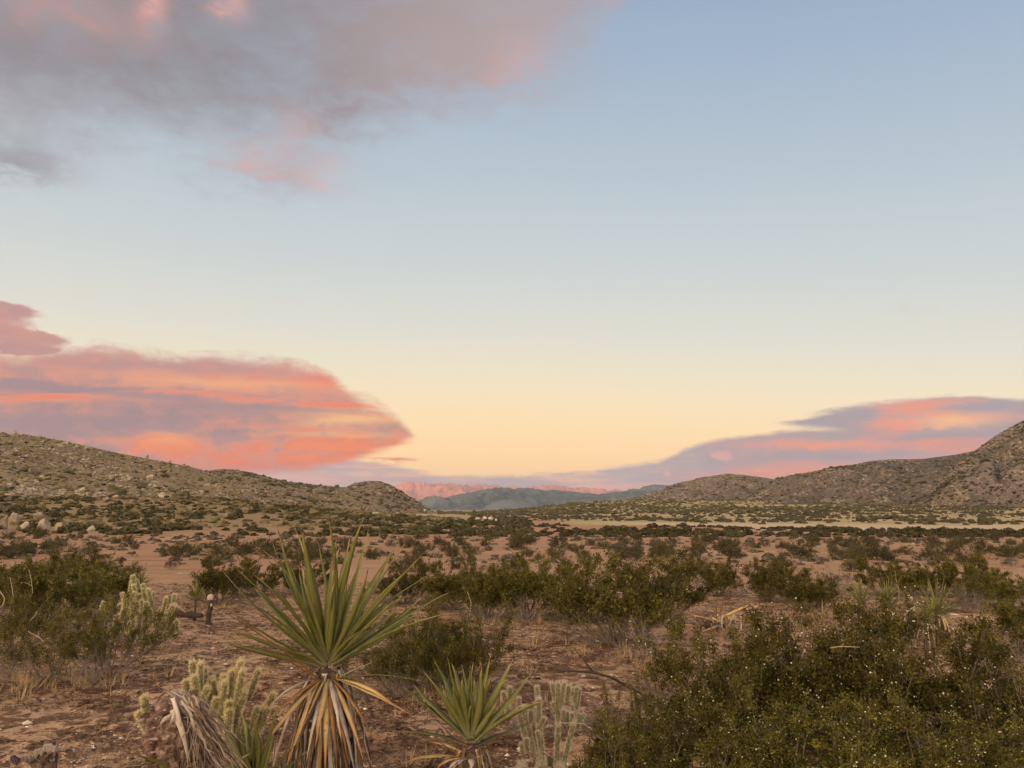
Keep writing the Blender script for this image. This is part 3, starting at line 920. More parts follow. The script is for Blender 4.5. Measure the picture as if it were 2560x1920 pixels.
FM = Hill('far_pink_range', 'distant mountain range glowing pink in the last sunlight', [(500, 1240), (600, 1222), (680, 1214), (730, 1212), (790, 1216), (850, 1219), (900, 1221), (960, 1218), (990, 1210), (1010, 1205), (1040, 1204), (1065, 1207), (1090, 1210), (1120, 1209), (1150, 1212), (1170, 1213), (1190, 1211), (1215, 1213), (1240, 1213), (1280, 1216), (1310, 1219), (1335, 1216), (1360, 1213), (1385, 1215), (1420, 1217), (1450, 1219), (1500, 1222), (1560, 1227), (1640, 1236), (1750, 1250)],
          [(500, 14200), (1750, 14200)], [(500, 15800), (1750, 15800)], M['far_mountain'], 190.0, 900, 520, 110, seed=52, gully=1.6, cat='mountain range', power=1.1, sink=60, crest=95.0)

# ---------------------------------------------------------------- rubble and scrub too small and too many to count on the slopes
RK = [rock(100 + k, 0, 0.8, 4, 0.22) for k in range(6)]


def clump(seed):
    r = np.random.default_rng(seed)
    V, F = ico(0)
    V = V * (1 + r.normal(0, 0.28, (len(V), 1))) * np.array([1, 1, 0.75]) + np.array([0, 0, 0.35])
    return V, F


CL = [clump(200 + k) for k in range(6)]


def rubble(name, hill, n, size, mat, label, seed, lo=0.0, hi=0.975, a0=0, a1=1, power=1.0, clusters=True):
    r = np.random.default_rng(seed)
    p = hill.pts(n * 3, r, lo, hi, a0, a1, power)
    if clusters:
        f = fbm(p[:, 0] / 38.0, p[:, 1] / 38.0, seed, 3)
        keep = np.argsort(-(f + 0.6 * fbm(p[:, 0] / 9.0, p[:, 1] / 9.0, seed + 3, 2) + r.normal(0, 0.12, len(f))))[:n]
        p = p[keep]
    else:
        p = p[:n]
    s_ = size * np.minimum(np.exp(r.normal(-0.10, 0.55, len(p))), 2.3)
    scl = np.stack([s_ * r.uniform(0.8, 1.5, len(p)), s_, s_ * r.uniform(0.6, 1.0, len(p))], -1)
    V, F, A = scatter(RK, p + np.array([0, 0, 0.05]) * s_[:, None], scl, r.uniform(0, 6.28, len(p)), r.normal(0, 0.4, len(p)))
    return tag(obj(name, mesh(name, V, [F], [mat])), label, 'rocks', kind='stuff')


def hill_scrub(name, hill, n, size, mat, label, seed, lo=0.0, hi=0.97, a0=0, a1=1, power=1.0):
    r = np.random.default_rng(seed)
    p = hill.pts(n, r, lo, hi, a0, a1, power)
    s_ = size * np.exp(r.normal(0, 0.35, n))
    V, F, A = scatter(CL, p, np.stack([s_, s_, s_ * 0.8], -1), r.uniform(0, 6.28, n))
    return tag(obj(name, mesh(name, V, [F], [mat])), label, 'scrub', kind='stuff')


rubble('hillside_rubble', LH, 13000, 0.52, M['granite'], 'pale broken rocks scattered over the left boulder hill', 61, a0=0.45)
hill_scrub('hillside_scrub', LH, 4600, 0.55, M['yellow_leaf'], 'low olive scrub between the rocks of the left boulder hill', 62, a0=0.45)
hill_scrub('hillside_brush', LH, 900, 0.85, M['far_leaf'], 'dark brush dotted over the foot of the left boulder hill', 63, a0=0.45, power=1.8)
rubble('rubble_slope', LM, 4200, 0.75, M['hill_rock'], 'brown rubble on the low hill before the rounded knoll', 64)
hill_scrub('rubble_slope_scrub', LM, 1700, 0.95, M['far_leaf'], 'dark scrub on the low hill before the rounded knoll', 65)
rubble('knoll_rubble', KN, 1500, 1.2, M['hill_rock'], 'brown rocks on the rounded knoll', 66)
hill_scrub('knoll_scrub', KN, 700, 1.1, M['far_leaf'], 'sparse dark scrub on the rounded knoll', 67)
rubble('domed_hill_rubble', RA, 8000, 1.5, M['hill_rock'], 'grey brown rocks covering the domed hill', 68)
hill_scrub('domed_hill_scrub', RA, 2600, 1.4, M['far_leaf'], 'dark scrub dotted over the domed hill', 69)
rubble('middle_hill_rubble', RB, 7500, 1.2, M['hill_rock'], 'grey brown rocks covering the middle hillside', 70, a1=0.75)
hill_scrub('middle_hill_scrub', RB, 3400, 1.15, M['far_leaf'], 'dark scrub dotted over the middle hillside', 71, a1=0.75)
rubble('peak_rubble', RC, 9000, 1.0, M['hill_rock'], 'boulders and broken rock covering the steep right peak', 72, a1=0.6)
hill_scrub('peak_scrub', RC, 2800, 0.95, M['far_leaf'], 'dark scrub dotted over the steep right peak', 73, a1=0.6)

# ---------------------------------------------------------------- scrub on the far flat and slopes
def plain_scrub(name, n, region, size, mat, label, seed, tri=None):
    r = np.random.default_rng(seed)
    px0, px1, d0, d1 = region
    pp = r.uniform(px0, px1, n * 3); u = r.random(n * 3)
    d = np.sqrt(d0 ** 2 + u * (d1 ** 2 - d0 ** 2))
    if name == 'distant_creosote': d = d0 + (d - d0) * np.clip(1.15 - (pp - 1500) / 1400.0, 0.35, 1.25)
    x = (pp - 1280) / FPX / cos(PITCH) * d
    f = fbm(x / 18.0, d / 30.0, seed, 3) + r.normal(0, 0.45, len(x))
    k = np.argsort(-f)[:n]
    x, d = x[k], d[k]
    s_ = size * np.exp(r.normal(0, 0.27 if tri is not None else 0.45, n))
    V, F, A = scatter(tri or CL, np.stack([x, d, G(x, d) - 0.05], -1), np.stack([s_ * r.uniform(0.9, 1.5, n), s_, s_ * r.uniform(0.6, 0.95, n)], -1), r.uniform(0, 6.28, n))
    return tag(obj(name, mesh(name, V, [F], [mat])), label, 'scrub', kind='stuff')


def tuftball(seed, n=46, leaf=0.34):
    """a bush far off: a ball of leaf clumps with gaps"""
    r = np.random.default_rng(seed)
    c = unit(r.normal(0, 1, (n, 3))) * r.uniform(0.45, 1.0, (n, 1)) ** 0.6
    c[:, 2] = np.abs(c[:, 2]) * r.uniform(0.75, 1.0) + 0.12
    q = unit(r.normal(0, 1, (n, 3))); q2 = unit(np.cross(q, r.normal(0, 1, (n, 3))))
    s_ = leaf * r.uniform(0.6, 1.3, (n, 1))
    V = np.stack([c - q * s_, c + q2 * s_ * 0.9, c + q * s_, c - q2 * s_ * 0.6], 1).reshape(-1, 3)
    i = np.arange(n)[:, None] * 4
    T = np.concatenate([i + np.array([[0, 1, 2]]), i + np.array([[0, 2, 3]])])
    # low core so that the ball is not see-through
    kv, kf = clump(seed + 50)
    return np.vstack([V, kv * np.array([0.78, 0.78, 0.85])]), np.vstack([T, kf + len(V)])


TB = [tuftball(300 + k) for k in range(6)]
plain_scrub('distant_creosote', 720, (1150, 2700, 100, 152), 0.56, M['far_leaf'], 'dense dark belt of bushes in front of the pale grass flat', 81, TB)
plain_scrub('plain_brush', 700, (-150, 2700, 44, 102), 0.30, M['grey_leaf'], 'low grey brush between the bushes of the open plain', 87, TB)
plain_scrub('apron_creosote', 1600, (-150, 1330, 100, 235), 0.66, M['far_leaf'], 'dark bushes crowding the foot of the left hills', 82, TB)
plain_scrub('apron_brush', 2200, (-150, 1150, 118, 290), 0.42, M['yellow_leaf'], 'yellow green low brush at the foot of the left hills', 83)
plain_scrub('slope_scrub', 5200, (1180, 2700, 205, 640), 0.56, M['far_leaf'], 'dark bushes dotted over the yellow slope under the right hills', 84)
plain_scrub('upper_slope_scrub', 5000, (1100, 2500, 450, 1100), 0.88, M['far_leaf'], 'dark bushes near the top of the yellow slope', 85)
plain_scrub('flat_scrub', 60, (1700, 2700, 178, 250), 0.8, M['far_leaf'], 'few dark bushes standing on the pale grass flat', 86, TB)

# ====================================================================== shrubs
def rotv(v, axis, ang):
    axis = unit(axis)
    return v * cos(ang) + np.cross(axis, v) * sin(ang) + axis * np.dot(axis, v) * (1 - cos(ang))


def shrub(name, seed, h, spread, stems, sides, leaves, lsize, leafm, barkm=None, leafy_from=0.35, twig=True, fruit=0, stem_r=0.011, split=True, droop=0.0, clumpy=0.55, fuzz=0.021):
    """vase of many stems from one root, branching twice, small leaves gathered along the outer twigs"""
    r = np.random.default_rng(seed)
    bm = MB()
    tips, tdir, tw = [], [], []
    strokes = []
    for k in range(stems):
        az = k * 2.399963 + r.normal(0, 0.35)
        fr = (k + 0.5) / stems
        tilt = R(min(7 + 70 * math.sqrt(fr) + r.normal(0, 5), 82))
        L = h * (1.05 - 0.30 * fr) * r.uniform(0.8, 1.1)
        d = np.array([sin(tilt) * cos(az), sin(tilt) * sin(az), cos(tilt)])
        p = np.array([r.normal(0, 0.05), r.normal(0, 0.05), -0.03]) * h
        pts = [p]
        n = 7
        for i in range(n):
            d = unit(d + r.normal(0, 0.11, 3) + np.array([0, 0, 0.06 - droop * i / n]))
            pts.append(pts[-1] + d * L / n)
        pts = np.array(pts)
        if sides:
            strokes.append((pts, np.linspace(stem_r, stem_r * 0.3, len(pts)) * h * r.uniform(0.7, 1.2), sides))
        seg = np.gradient(pts, axis=0)
        for j in range(7):
            t = r.uniform(0.28, 0.98) * (len(pts) - 1.01)
            i = int(t); q = pts[i] + (pts[i + 1] - pts[i]) * (t - i)
            dd = unit(unit(seg[i]) + r.normal(0, 0.52, 3) + np.array([0, 0, 0.12]))
            l2 = L * r.uniform(0.18, 0.40)
            mid_ = q + dd * l2 * 0.5 + r.normal(0, 0.03, 3) * l2
            end = q + unit(dd + np.array([0, 0, 0.25])) * l2
            if sides and twig:
                strokes.append((np.array([q, mid_, end]), [stem_r * 0.34 * h, stem_r * 0.24 * h, stem_r * 0.12 * h], 3))
            tips += [(q + mid_) / 2, mid_, end, end]; tdir += [dd] * 4
            tw += [0.35, 0.8, 1.2, 1.2]
            for _ in range(3):
                q2 = q + (end - q) * r.uniform(0.3, 0.95)
                d3 = unit(dd + r.normal(0, 0.6, 3) + np.array([0, 0, 0.2]))
                e3 = q2 + d3 * l2 * r.uniform(0.35, 0.65)
                if sides and twig and leaves > 6000:
                    strokes.append((np.array([q2, e3]), [stem_r * 0.2 * h, stem_r * 0.1 * h], 3))
                tips += [(q2 + e3) / 2, e3]; tdir += [d3] * 2; tw += [1.0, 1.3]
    tips = np.array(tips); tdir = np.array(tdir); tw = np.array(tw)
    kz = h / np.percentile(tips[:, 2], 98); kr = 0.60 * h * spread / np.percentile(np.hypot(tips[:, 0], tips[:, 1]), 93)
    K_ = np.array([kr, kr, kz])
    tips = tips * K_
    for pts, rad_, sd0 in strokes:
        V, Q, T = tube(np.asarray(pts) * K_, rad_, sd0, False)
        bm.put(V, Q, T, 0)
    out = []
    if leaves:
        hrel = tips[:, 2] / h
        tw = tw * np.clip((hrel - leafy_from * 0.5) / (leafy_from * 0.6 + 1e-6), 0.02, 1.0)
        # light and dense clumps
        tw = tw * np.exp(clumpy * r.normal(0, 1.0, len(tw)))
        pk_ = r.choice(len(tips), leaves, p=tw / tw.sum())
        c = tips[pk_] + r.normal(0, fuzz, (leaves, 3)) * h + tdir[pk_] * r.normal(0, fuzz * 1.5, (leaves, 1)) * h
        c[:, 2] = np.maximum(c[:, 2], 0.02)
        ax = unit(tdir[pk_] * 0.9 + r.normal(0, 0.75, (leaves, 3)) + np.array([0, 0, 0.25]))
        sd_ = unit(np.cross(ax, r.normal(0, 1, (leaves, 3))))
        s_ = lsize * r.uniform(0.65, 1.3, (leaves, 1))
        nrm = np.cross(ax, sd_)
        V = np.stack([c - ax * s_ * 0.5, c + sd_ * s_ * 0.27 + nrm * s_ * 0.05, c + ax * s_ * 0.55, c - sd_ * s_ * 0.27 + nrm * s_ * 0.05], 1).reshape(-1, 3)
        Q = np.arange(leaves * 4).reshape(-1, 4)
        lv = (V, Q)
    if split:
        out.append(bm.mesh(name + '_branches', [barkm or M['bark']]))
        if leaves:
            out.append(mesh(name + '_foliage', lv[0], [lv[1]], [leafm]))
        if fruit:
            up = np.where(tips[:, 2] > 0.35 * h)[0]
            I = r.choice(up, fruit)
            bV, bF = ico(0)
            V, F, A = scatter([(bV, bF)], tips[I] * np.array([1.06, 1.06, 1.03]) + r.normal(0, 0.02, (fruit, 3)) * h, r.uniform(0.0045, 0.0075, fruit), r.uniform(0, 6, fruit))
            out.append(mesh(name + '_fruit', V, [F], [M['fruit']], None, True))
        return out
    if leaves:
        bm.put(lv[0], lv[1], None, 1)
    return bm.mesh(name, [barkm or M['bark'], leafm] if leaves else [barkm or M['bark']])


ALL = []                                            # (object, px, depth) of every bush, used to word the labels


def place_parts(kind, protos, loc, rz, sc, label, cat, group=None, names=('branches', 'foliage', 'seed_balls')):
    e = empty(kind, loc, rz, sc)
    tag(e, label, cat, group)
    for nm, me in zip(names, protos):
        c = obj(nm, me, e)
        if nm != 'branches': c['kind'] = 'stuff'
    return e


HERO = [shrub('hero_a', 401, 1.0, 1.05, 26, 5, 47000, 0.0225, M['creosote_leaf'], fruit=300, leafy_from=0.3, clumpy=0.9),
        shrub('hero_b', 402, 1.0, 1.15, 28, 5, 47000, 0.0225, M['creosote_leaf'], fruit=260, clumpy=0.95, leafy_from=0.3),
        shrub('hero_c', 403, 1.0, 0.95, 24, 5, 42000, 0.0225, M['creosote_leaf'], fruit=220, clumpy=1.0, leafy_from=0.3)]
SPARSE = [shrub('sparse_a', 411, 1.0, 1.25, 17, 5, 14000, 0.022, M['creosote_leaf'], clumpy=1.1, leafy_from=0.5),
          shrub('sparse_b', 412, 1.0, 1.2, 19, 5, 17000, 0.022, M['creosote_leaf'], clumpy=1.0, leafy_from=0.45)]
MID = [shrub('mid_%d' % k, 420 + k, 1.0, [1.05, 1.2, 0.95, 1.15][k], 26, 4, 22000, 0.031, M['creosote_leaf'], clumpy=0.9, leafy_from=0.5) for k in range(4)]
MIDG = [shrub('midg_%d' % k, 430 + k, 1.0, 1.2, 20, 4, 4500, 0.032, M['grey_leaf'], M['twig'], clumpy=0.9) for k in range(2)]
TWIG = [shrub('twig_%d' % k, 440 + k, 1.0, 1.3, 26, 3, 7000 if False else 0, 0.02, None, M['twig'], stem_r=0.008, split=False) for k in range(3)]
FAR = [shrub('far_%d' % k, 450 + k, 1.0, [1.0, 1.12, 0.9, 1.15, 1.0][k], 18, 3, 2600, 0.066, M['far_leaf'], twig=False, split=False, leafy_from=0.08, clumpy=0.45, fuzz=0.042) for k in range(5)]
FARG = [shrub('farg_%d' % k, 460 + k, 1.0, 1.25, 13, 3, 800, 0.072, M['grey_leaf'], M['twig'], twig=False, split=False, leafy_from=0.2, clumpy=0.8, fuzz=0.034) for k in range(2)]

rb = random.Random(5)
MID_L = MID + MIDG


def bush(protos, px, base_py, h, label, cat='creosote bush', kind='creosote_bush', group='large creosote bushes', wide=1.0, d=None, fruit=True):
    q = ground_at(px, base_py) if d is None else on_ground(px, d)
    pr = protos[rb.randrange(len(protos))]
    if not fruit: pr = pr[:2]
    if pr in MID_L: h *= 0.90; wide *= 1.12
    elif not fruit or pr in HERO or len(pr) == 3: h *= 0.90; wide *= 1.08
    e = place_parts(kind, pr, q - np.array([0, 0, 0.02]), rb.uniform(0, 6.28), (h * wide, h * wide, h), label, cat, group)
    ALL.append((e, px, q[1]))
    return e


# --- the big dark bush mass at the lower right
g_ = 'creosote bushes crowding the lower right foreground'
bush(HERO, 2010, 0, 1.09, 'tall seed dotted creosote bush topping the middle of the dark right foreground thicket', group=g_, wide=1.0, d=6.3)
bush(HERO, 2230, 0, 1.12, 'tall seed dotted creosote bush in the thicket below the pair of far yuccas', group=g_, wide=1.0, d=6.5)
bush(HERO, 1800, 0, 1.0, 'creosote bush at the left shoulder of the thicket below the broken straw yucca', group=g_, wide=1.0, d=6.2)
bush(HERO, 2440, 0, 0.92, 'creosote bush sloping down at the right end of the foreground thicket', group=g_, wide=1.15, d=5.9)
bush(HERO, 1670, 0, 0.62, 'lower left creosote bush of the thicket beside the grey spined cholla', group=g_, wide=1.2, d=4.9)
bush(HERO, 1960, 0, 0.66, 'low creosote bush at the bottom of the picture in front of the thicket centre', group=g_, wide=1.25, d=4.7)
bush(HERO, 2250, 0, 0.70, 'low creosote bush at the bottom of the picture in the right part of the thicket', group=g_, wide=1.2, d=4.7)
bush(HERO, 2520, 0, 0.60, 'creosote bush cut by the bottom right corner of the picture', group=g_, wide=1.2, d=4.6)
bush(SPARSE, 1505, 0, 0.50, 'thin low creosote sprig growing through the grey spined cholla', group=g_, wide=1.1, d=4.75)
bush(SPARSE, 1560, 0, 0.62, 'narrow leaning creosote sprig at the left edge of the thicket by the dark fallen branch', group=g_, wide=0.45, d=5.6)

# --- left foreground
g_ = 'creosote bushes on the left side of the clearing'
bush(SPARSE, 130, 1705, 0.80, 'loose olive creosote bush with straw round its foot in the lower left', group=g_, wide=1.0)
bush(SPARSE, 270, 1690, 0.88, 'loose creosote bush in front of the golden cholla, open at the bottom', group=g_, wide=1.0)
bush(SPARSE, 30, 1630, 0.85, 'sparse creosote bush cut by the left edge under the bleached branches', group=g_, wide=1.1)
bush(MID, 60, 1570, 1.25, 'dense creosote bush at the left edge behind the bleached branches', group=g_, wide=1.15)
bush(MID, 170, 1545, 1.20, 'dense creosote bush left of the golden cholla and behind it', group=g_, wide=1.2)
bush(MID, 265, 1520, 1.10, 'creosote bush rising directly behind the top of the golden cholla', group=g_, wide=1.15)
bush(MID, 205, 1480, 1.25, 'dark creosote bush at the back of the left group, topmost of it', group=g_, wide=1.1)
bush(MID, 80, 1480, 0.95, 'creosote bush at the back of the left group near the left edge', group=g_, wide=1.2)
bush(MIDG, 310, 1480, 0.95, 'greyish bush closing the left group beside the sandy track', cat='desert shrub', kind='desert_shrub', group=g_, wide=1.1)

# --- middle row
g_ = 'creosote bushes in the row behind the big yucca'
bush(MID, 545, 1512, 1.15, 'rounded dark creosote bush left of the big yucca beside the charred stump', group=g_, wide=1.05)
bush(MID, 640, 1490, 1.05, 'creosote bush showing between the left leaves of the big yucca', group=g_, wide=1.1)
bush(MID, 760, 1485, 0.95, 'creosote bush hidden behind the upright leaves of the big yucca', group=g_, wide=1.2)
bush(SPARSE, 985, 1735, 0.80, 'creosote bush close behind the right leaves of the big yucca', group=g_, wide=1.1)
bush(SPARSE, 1150, 1735, 0.82, 'creosote bush behind the small yucca, right of the big one', group=g_, wide=0.95)
bush(HERO, 1075, 1722, 0.80, 'dense creosote bush between the big and the small yucca', group=g_, wide=1.0, fruit=False)
bush(MID, 1010, 1510, 0.95, 'creosote bush at the right leaf tips of the big yucca', group=g_, wide=1.1)
bush(MID, 1120, 1525, 1.05, 'creosote bush at the left end of the long middle row', group=g_, wide=1.1)
bush(MID, 1215, 1548, 1.10, 'creosote bush with bare grey stems in the left half of the middle row', group=g_, wide=1.0)
bush(MID, 1330, 1550, 1.22, 'creosote bush with a dark hollow foot in the middle of the row', group=g_, wide=1.05)
bush(MID, 1275, 1510, 1.05, 'creosote bush at the back of the row, upper centre', group=g_, wide=1.1)
bush(MID, 1545, 1612, 1.36, 'largest creosote bush of the middle row, standing forward with bare lower stems', group=g_, wide=1.02)
bush(MID, 1455, 1560, 1.15, 'creosote bush just left of the largest bush of the middle row', group=g_, wide=1.0)
bush(MID, 1650, 1560, 1.20, 'creosote bush just right of the largest bush of the middle row', group=g_, wide=1.0)
g_ = 'creosote bushes in the right middle distance'
bush(MID, 1800, 1490, 0.98, 'creosote bush above the broken straw yucca', group=g_, wide=1.1)
bush(MIDG, 1740, 1470, 0.72, 'greyish low bush at the top of the broken straw yucca, left of it', cat='desert shrub', kind='desert_shrub', group=g_, wide=1.2)
bush(MID, 1925, 1505, 1.05, 'creosote bush between the broken straw yucca and the far yuccas', group=g_, wide=1.15)
bush(MID, 2015, 1530, 0.95, 'creosote bush left of the far yuccas, close behind the thicket', group=g_, wide=1.1)
bush(MIDG, 2080, 1480, 0.85, 'thin greyish bush left above the far yuccas', cat='desert shrub', kind='desert_shrub', group=g_, wide=1.0)
bush(MID, 2220, 1490, 1.12, 'creosote bush standing straight behind the far yuccas', group=g_, wide=1.2)
bush(MID, 2330, 1490, 0.98, 'creosote bush behind the rightmost far yucca', group=g_, wide=1.2)
bush(MID, 2420, 1495, 1.28, 'tall pointed creosote bush right of the far yuccas', group=g_, wide=0.9)
bush(MID, 2490, 1520, 0.95, 'creosote bush on the bare ground near the right edge', group=g_, wide=1.1)
bush(MIDG, 2420, 1530, 0.60, 'low grey bush right of the far yuccas', cat='desert shrub', kind='desert_shrub', group=g_, wide=1.3)
bush(MID, 2580, 1640, 0.98, 'creosote bush cut by the right edge above the thicket', group=g_, wide=1.0)
bush(MIDG, 430, 1425, 0.62, 'small grey bush at the right side of the sandy track', cat='desert shrub', kind='desert_shrub', group=g_, wide=0.9)

# --- bare grey twig shrubs at the feet of the row
for px, py, h, lab in ((1310, 1560, 0.55, 'tangle of bare grey twigs under the middle of the creosote row'), (1620, 1640, 0.62, 'tangle of bare grey twigs at the foot of the largest middle row bush'),
                       (1475, 1615, 0.45, 'bare twigs spread on the gravel left of the largest middle row bush'), (1215, 1560, 0.42, 'low bare twigs under the left half of the creosote row'),
                       (230, 1710, 0.42, 'dark bare twigs under the loose bush in the lower left'), (1010, 1745, 0.36, 'bare twigs beneath the bush behind the big yucca'),
                       (150, 1600, 0.45, 'bare grey twig shrub among the bushes on the left'), (1530, 1830, 0.40, 'bare bleached twigs between the grey cholla and the thicket'),
                       (2010, 1835, 0.62, 'bare branches showing through the gap in the lower thicket'), (1690, 1790, 0.55, 'bare branches at the left shoulder of the thicket'),
                       (1850, 1600, 0.45, 'dry twig bush right of the broken straw yucca'), (2110, 1485, 0.5, 'bare grey twig bush left of the far yuccas'), (2540, 1650, 0.5, 'bare twigs under the bush at the right edge'),
                       (20, 1690, 0.40, 'thin dark twig shrub at the left edge'), (890, 1750, 0.32, 'dry twigs on the gravel right behind the big yucca skirt'), (1300, 1838, 0.30, 'dark dry twigs between the small yucca and the grey cholla'), (1420, 1838, 0.34, 'dry twigs right behind the grey cholla')):
    q = ground_at(px, min(py, 1838))
    o = tag(obj('dead_shrub', TWIG[rb.randrange(3)], None, q, rb.uniform(0, 6), (h * 1.15, h * 1.15, h)), lab, 'dead shrub', 'bare twig shrubs')

# --- the open plain: every bush one can tell apart
rp = np.random.default_rng(77)
cand = []
tries = 0
while tries < 60000 and len(cand) < 262:
    tries += 1
    px = rp.uniform(-60, 2620)
    d = 3.22 * FPX / ((rp.uniform(1342, 1398) if rp.random() < 0.62 else rp.uniform(1335, 1440 if rp.random() < 0.9 else 1520)) - HORY)
    py = HORY + FPX * (CAMZ - float(G(0, d))) / d
    if d > 106: continue
    if abs(px - (418 + (py - 1400) * 0.12)) < 26 and py > 1335: continue       # the track
    if d < 34 and not (px < 700 or px > 1900) : continue
    if d < 34 and rp.random() > 0.35: continue
    x = (px - 1280) / FPX / cos(PITCH) * d
    f = fbm(x / 9.0, d / 14.0, 5, 2)
    if f < rp.uniform(-0.85, 0.05): continue
    mind = 1.1
    if any((x - c[1]) ** 2 + (d - c[2]) ** 2 < mind ** 2 for c in cand): continue
    cand.append((px, x, d, py))
PLAIN = []
for px, x, d, py in cand:
    grey = rp.random() < 0.16
    h = float(np.clip(rp.lognormal(math.log(0.68), 0.27), 0.34, 1.1)) * (0.62 if grey else 1.0)
    wd = float(rp.uniform(0.95, 1.55))
    me = FARG[rp.integers(2)] if grey else FAR[rp.integers(5)]
    o = obj('desert_shrub' if grey else 'creosote_bush', me, None, (x, d, float(G(x, d)) - 0.03), rp.uniform(0, 6.28), (h * wd, h * wd, h))
    PLAIN.append(dict(o=o, px=px, d=d, py=py, h=h, w=h * wd, grey=grey))

# wording: a place named by what stands behind or beside it, then how the bush differs from its neighbours there
XB = [(-1e9, 160, 'under the left outcrop'), (160, 330, 'left of the track'), (330, 520, 'beside the track'), (520, 720, 'left of the yucca tips'),
      (720, 900, 'above the big yucca'), (900, 1060, 'under the rounded knoll'), (1060, 1240, "under the blue mountain's left end"), (1240, 1400, 'under the blue mountain summit'),
      (1400, 1580, "under the blue mountain's right end"), (1580, 1760, "under the domed hill's left foot"), (1760, 1930, 'under the domed hill summit'),
      (1930, 2110, 'right of the domed hill'), (2110, 2290, 'under the long middle hillside'), (2290, 2440, "under the right peak's foot"), (2440, 1e9, 'under the right peak')]
DB = [(0, 36, "on the plain's near edge"), (36, 46, 'in the front plain'), (46, 58, 'in mid plain'), (58, 72, 'in the back plain'), (72, 87, 'near the far bush belt'), (87, 1e9, 'against the far bush belt')]
cells = {}
for b_ in PLAIN:
    xi = next(i for i, q in enumerate(XB) if q[0] <= b_['px'] < q[1])
    di = next(i for i, q in enumerate(DB) if q[0] <= b_['d'] < q[1])
    cells.setdefault((xi, di, b_['grey']), []).append(b_)
for (xi, di, grey), L in cells.items():
    noun = 'grey shrub' if grey else 'creosote bush'
    place = DB[di][2] + ' ' + XB[xi][2]
    L.sort(key=lambda q: q['px'])
    if len(L) == 1:
        words = ['lone']
    elif len(L) == 2:
        words = ['left', 'right']
    else:
        words = [None] * len(L)
        words[0], words[-1] = 'leftmost', 'rightmost'
        rest = list(range(1, len(L) - 1))
        for k, n_ in zip(rest, ('second from left', 'third from left', 'fourth from left', 'fifth from left', 'sixth from left', 'seventh from left', 'eighth from left', 'ninth from left', 'tenth from left', 'eleventh from left', 'twelfth from left')):
            words[k] = n_
        if len(L) == 3: words[1] = 'middle'
    for q, wd in zip(L, words):
        tag(q['o'], '%s %s %s' % (wd, noun, place), 'desert shrub' if grey else 'creosote bush', 'bushes dotted over the open plain')

# ====================================================================== yuccas
WPROF = ([0, .06, .16, .36, .55, .72, .86, .95, 1], [1.1, .80, .86, 1, .84, .58, .33, .15, .03])


def blade(base, ctrl, tip, width, up, nseg=12, fold=0.16, thick=0.05, twist=0.0, curl=None, wav=0.0, r=None):
    """one sword leaf: closed strip, V-shaped across, tapering to a spine"""
    t = np.linspace(0, 1, nseg + 1)
    base, ctrl, tip = map(lambda q: np.asarray(q, float), (base, ctrl, tip))
    c = ((1 - t) ** 2)[:, None] * base + (2 * t * (1 - t))[:, None] * ctrl + (t ** 2)[:, None] * tip
    if wav and r is not None:
        c = c + np.cumsum(r.normal(0, wav, (nseg + 1, 3)), 0) * (t ** 1.2)[:, None]
    T = unit(np.gradient(c, axis=0))
    U = np.broadcast_to(np.asarray(up, float), T.shape)
    S = unit(np.cross(T, U)); N = np.cross(S, T)
    if twist:
        a = twist * t[:, None]
        S, N = S * np.cos(a) + N * np.sin(a), N * np.cos(a) - S * np.sin(a)
    w_ = (width * np.interp(t, *WPROF))[:, None]
    V = np.stack([c - S * w_ / 2 + N * fold * w_, c - N * thick * 0.3 * w_, c + S * w_ / 2 + N * fold * w_, c - N * (thick * w_ + 0.0012)], 1)
    k = nseg + 1
    i = (np.arange(k - 1) * 4)[:, None]; j = np.arange(4)[None]; j2 = (j + 1) % 4
    Q = np.stack([i + j, i + j2, i + 4 + j2, i + 4 + j], -1).reshape(-1, 4)
    tt = np.repeat(t, 4); uu = np.tile([-1, 0, 1, 0.0], k)
    return V.reshape(-1, 3), Q, tt, uu


def leaf_part(name, parent, origin, mat, *a, **k):
    V, Q, t, u = blade(*a, **k)
    me = mesh(name, V - origin, [Q], [mat], None, True, {'t': t, 'u': u})
    return obj(name, me, parent)


def solve_tip(crown, d, px, py, L, sgn):
    """point on the line of sight of the leaf tip at leaf length L from the crown"""
    rr = ray(px, py); rr = rr / rr[1]
    o = np.array([0, 0, CAMZ])
    f = lambda q: np.linalg.norm(o + rr * q - crown)
    best = min(np.linspace(d - 1, d + 1, 201), key=f)
    if f(best) >= L: return o + rr * best
    qs = np.linspace(best, best + sgn * L * 1.1, 120)
    for q in qs:
        if f(q) >= L: return o + rr * q
    return o + rr * best


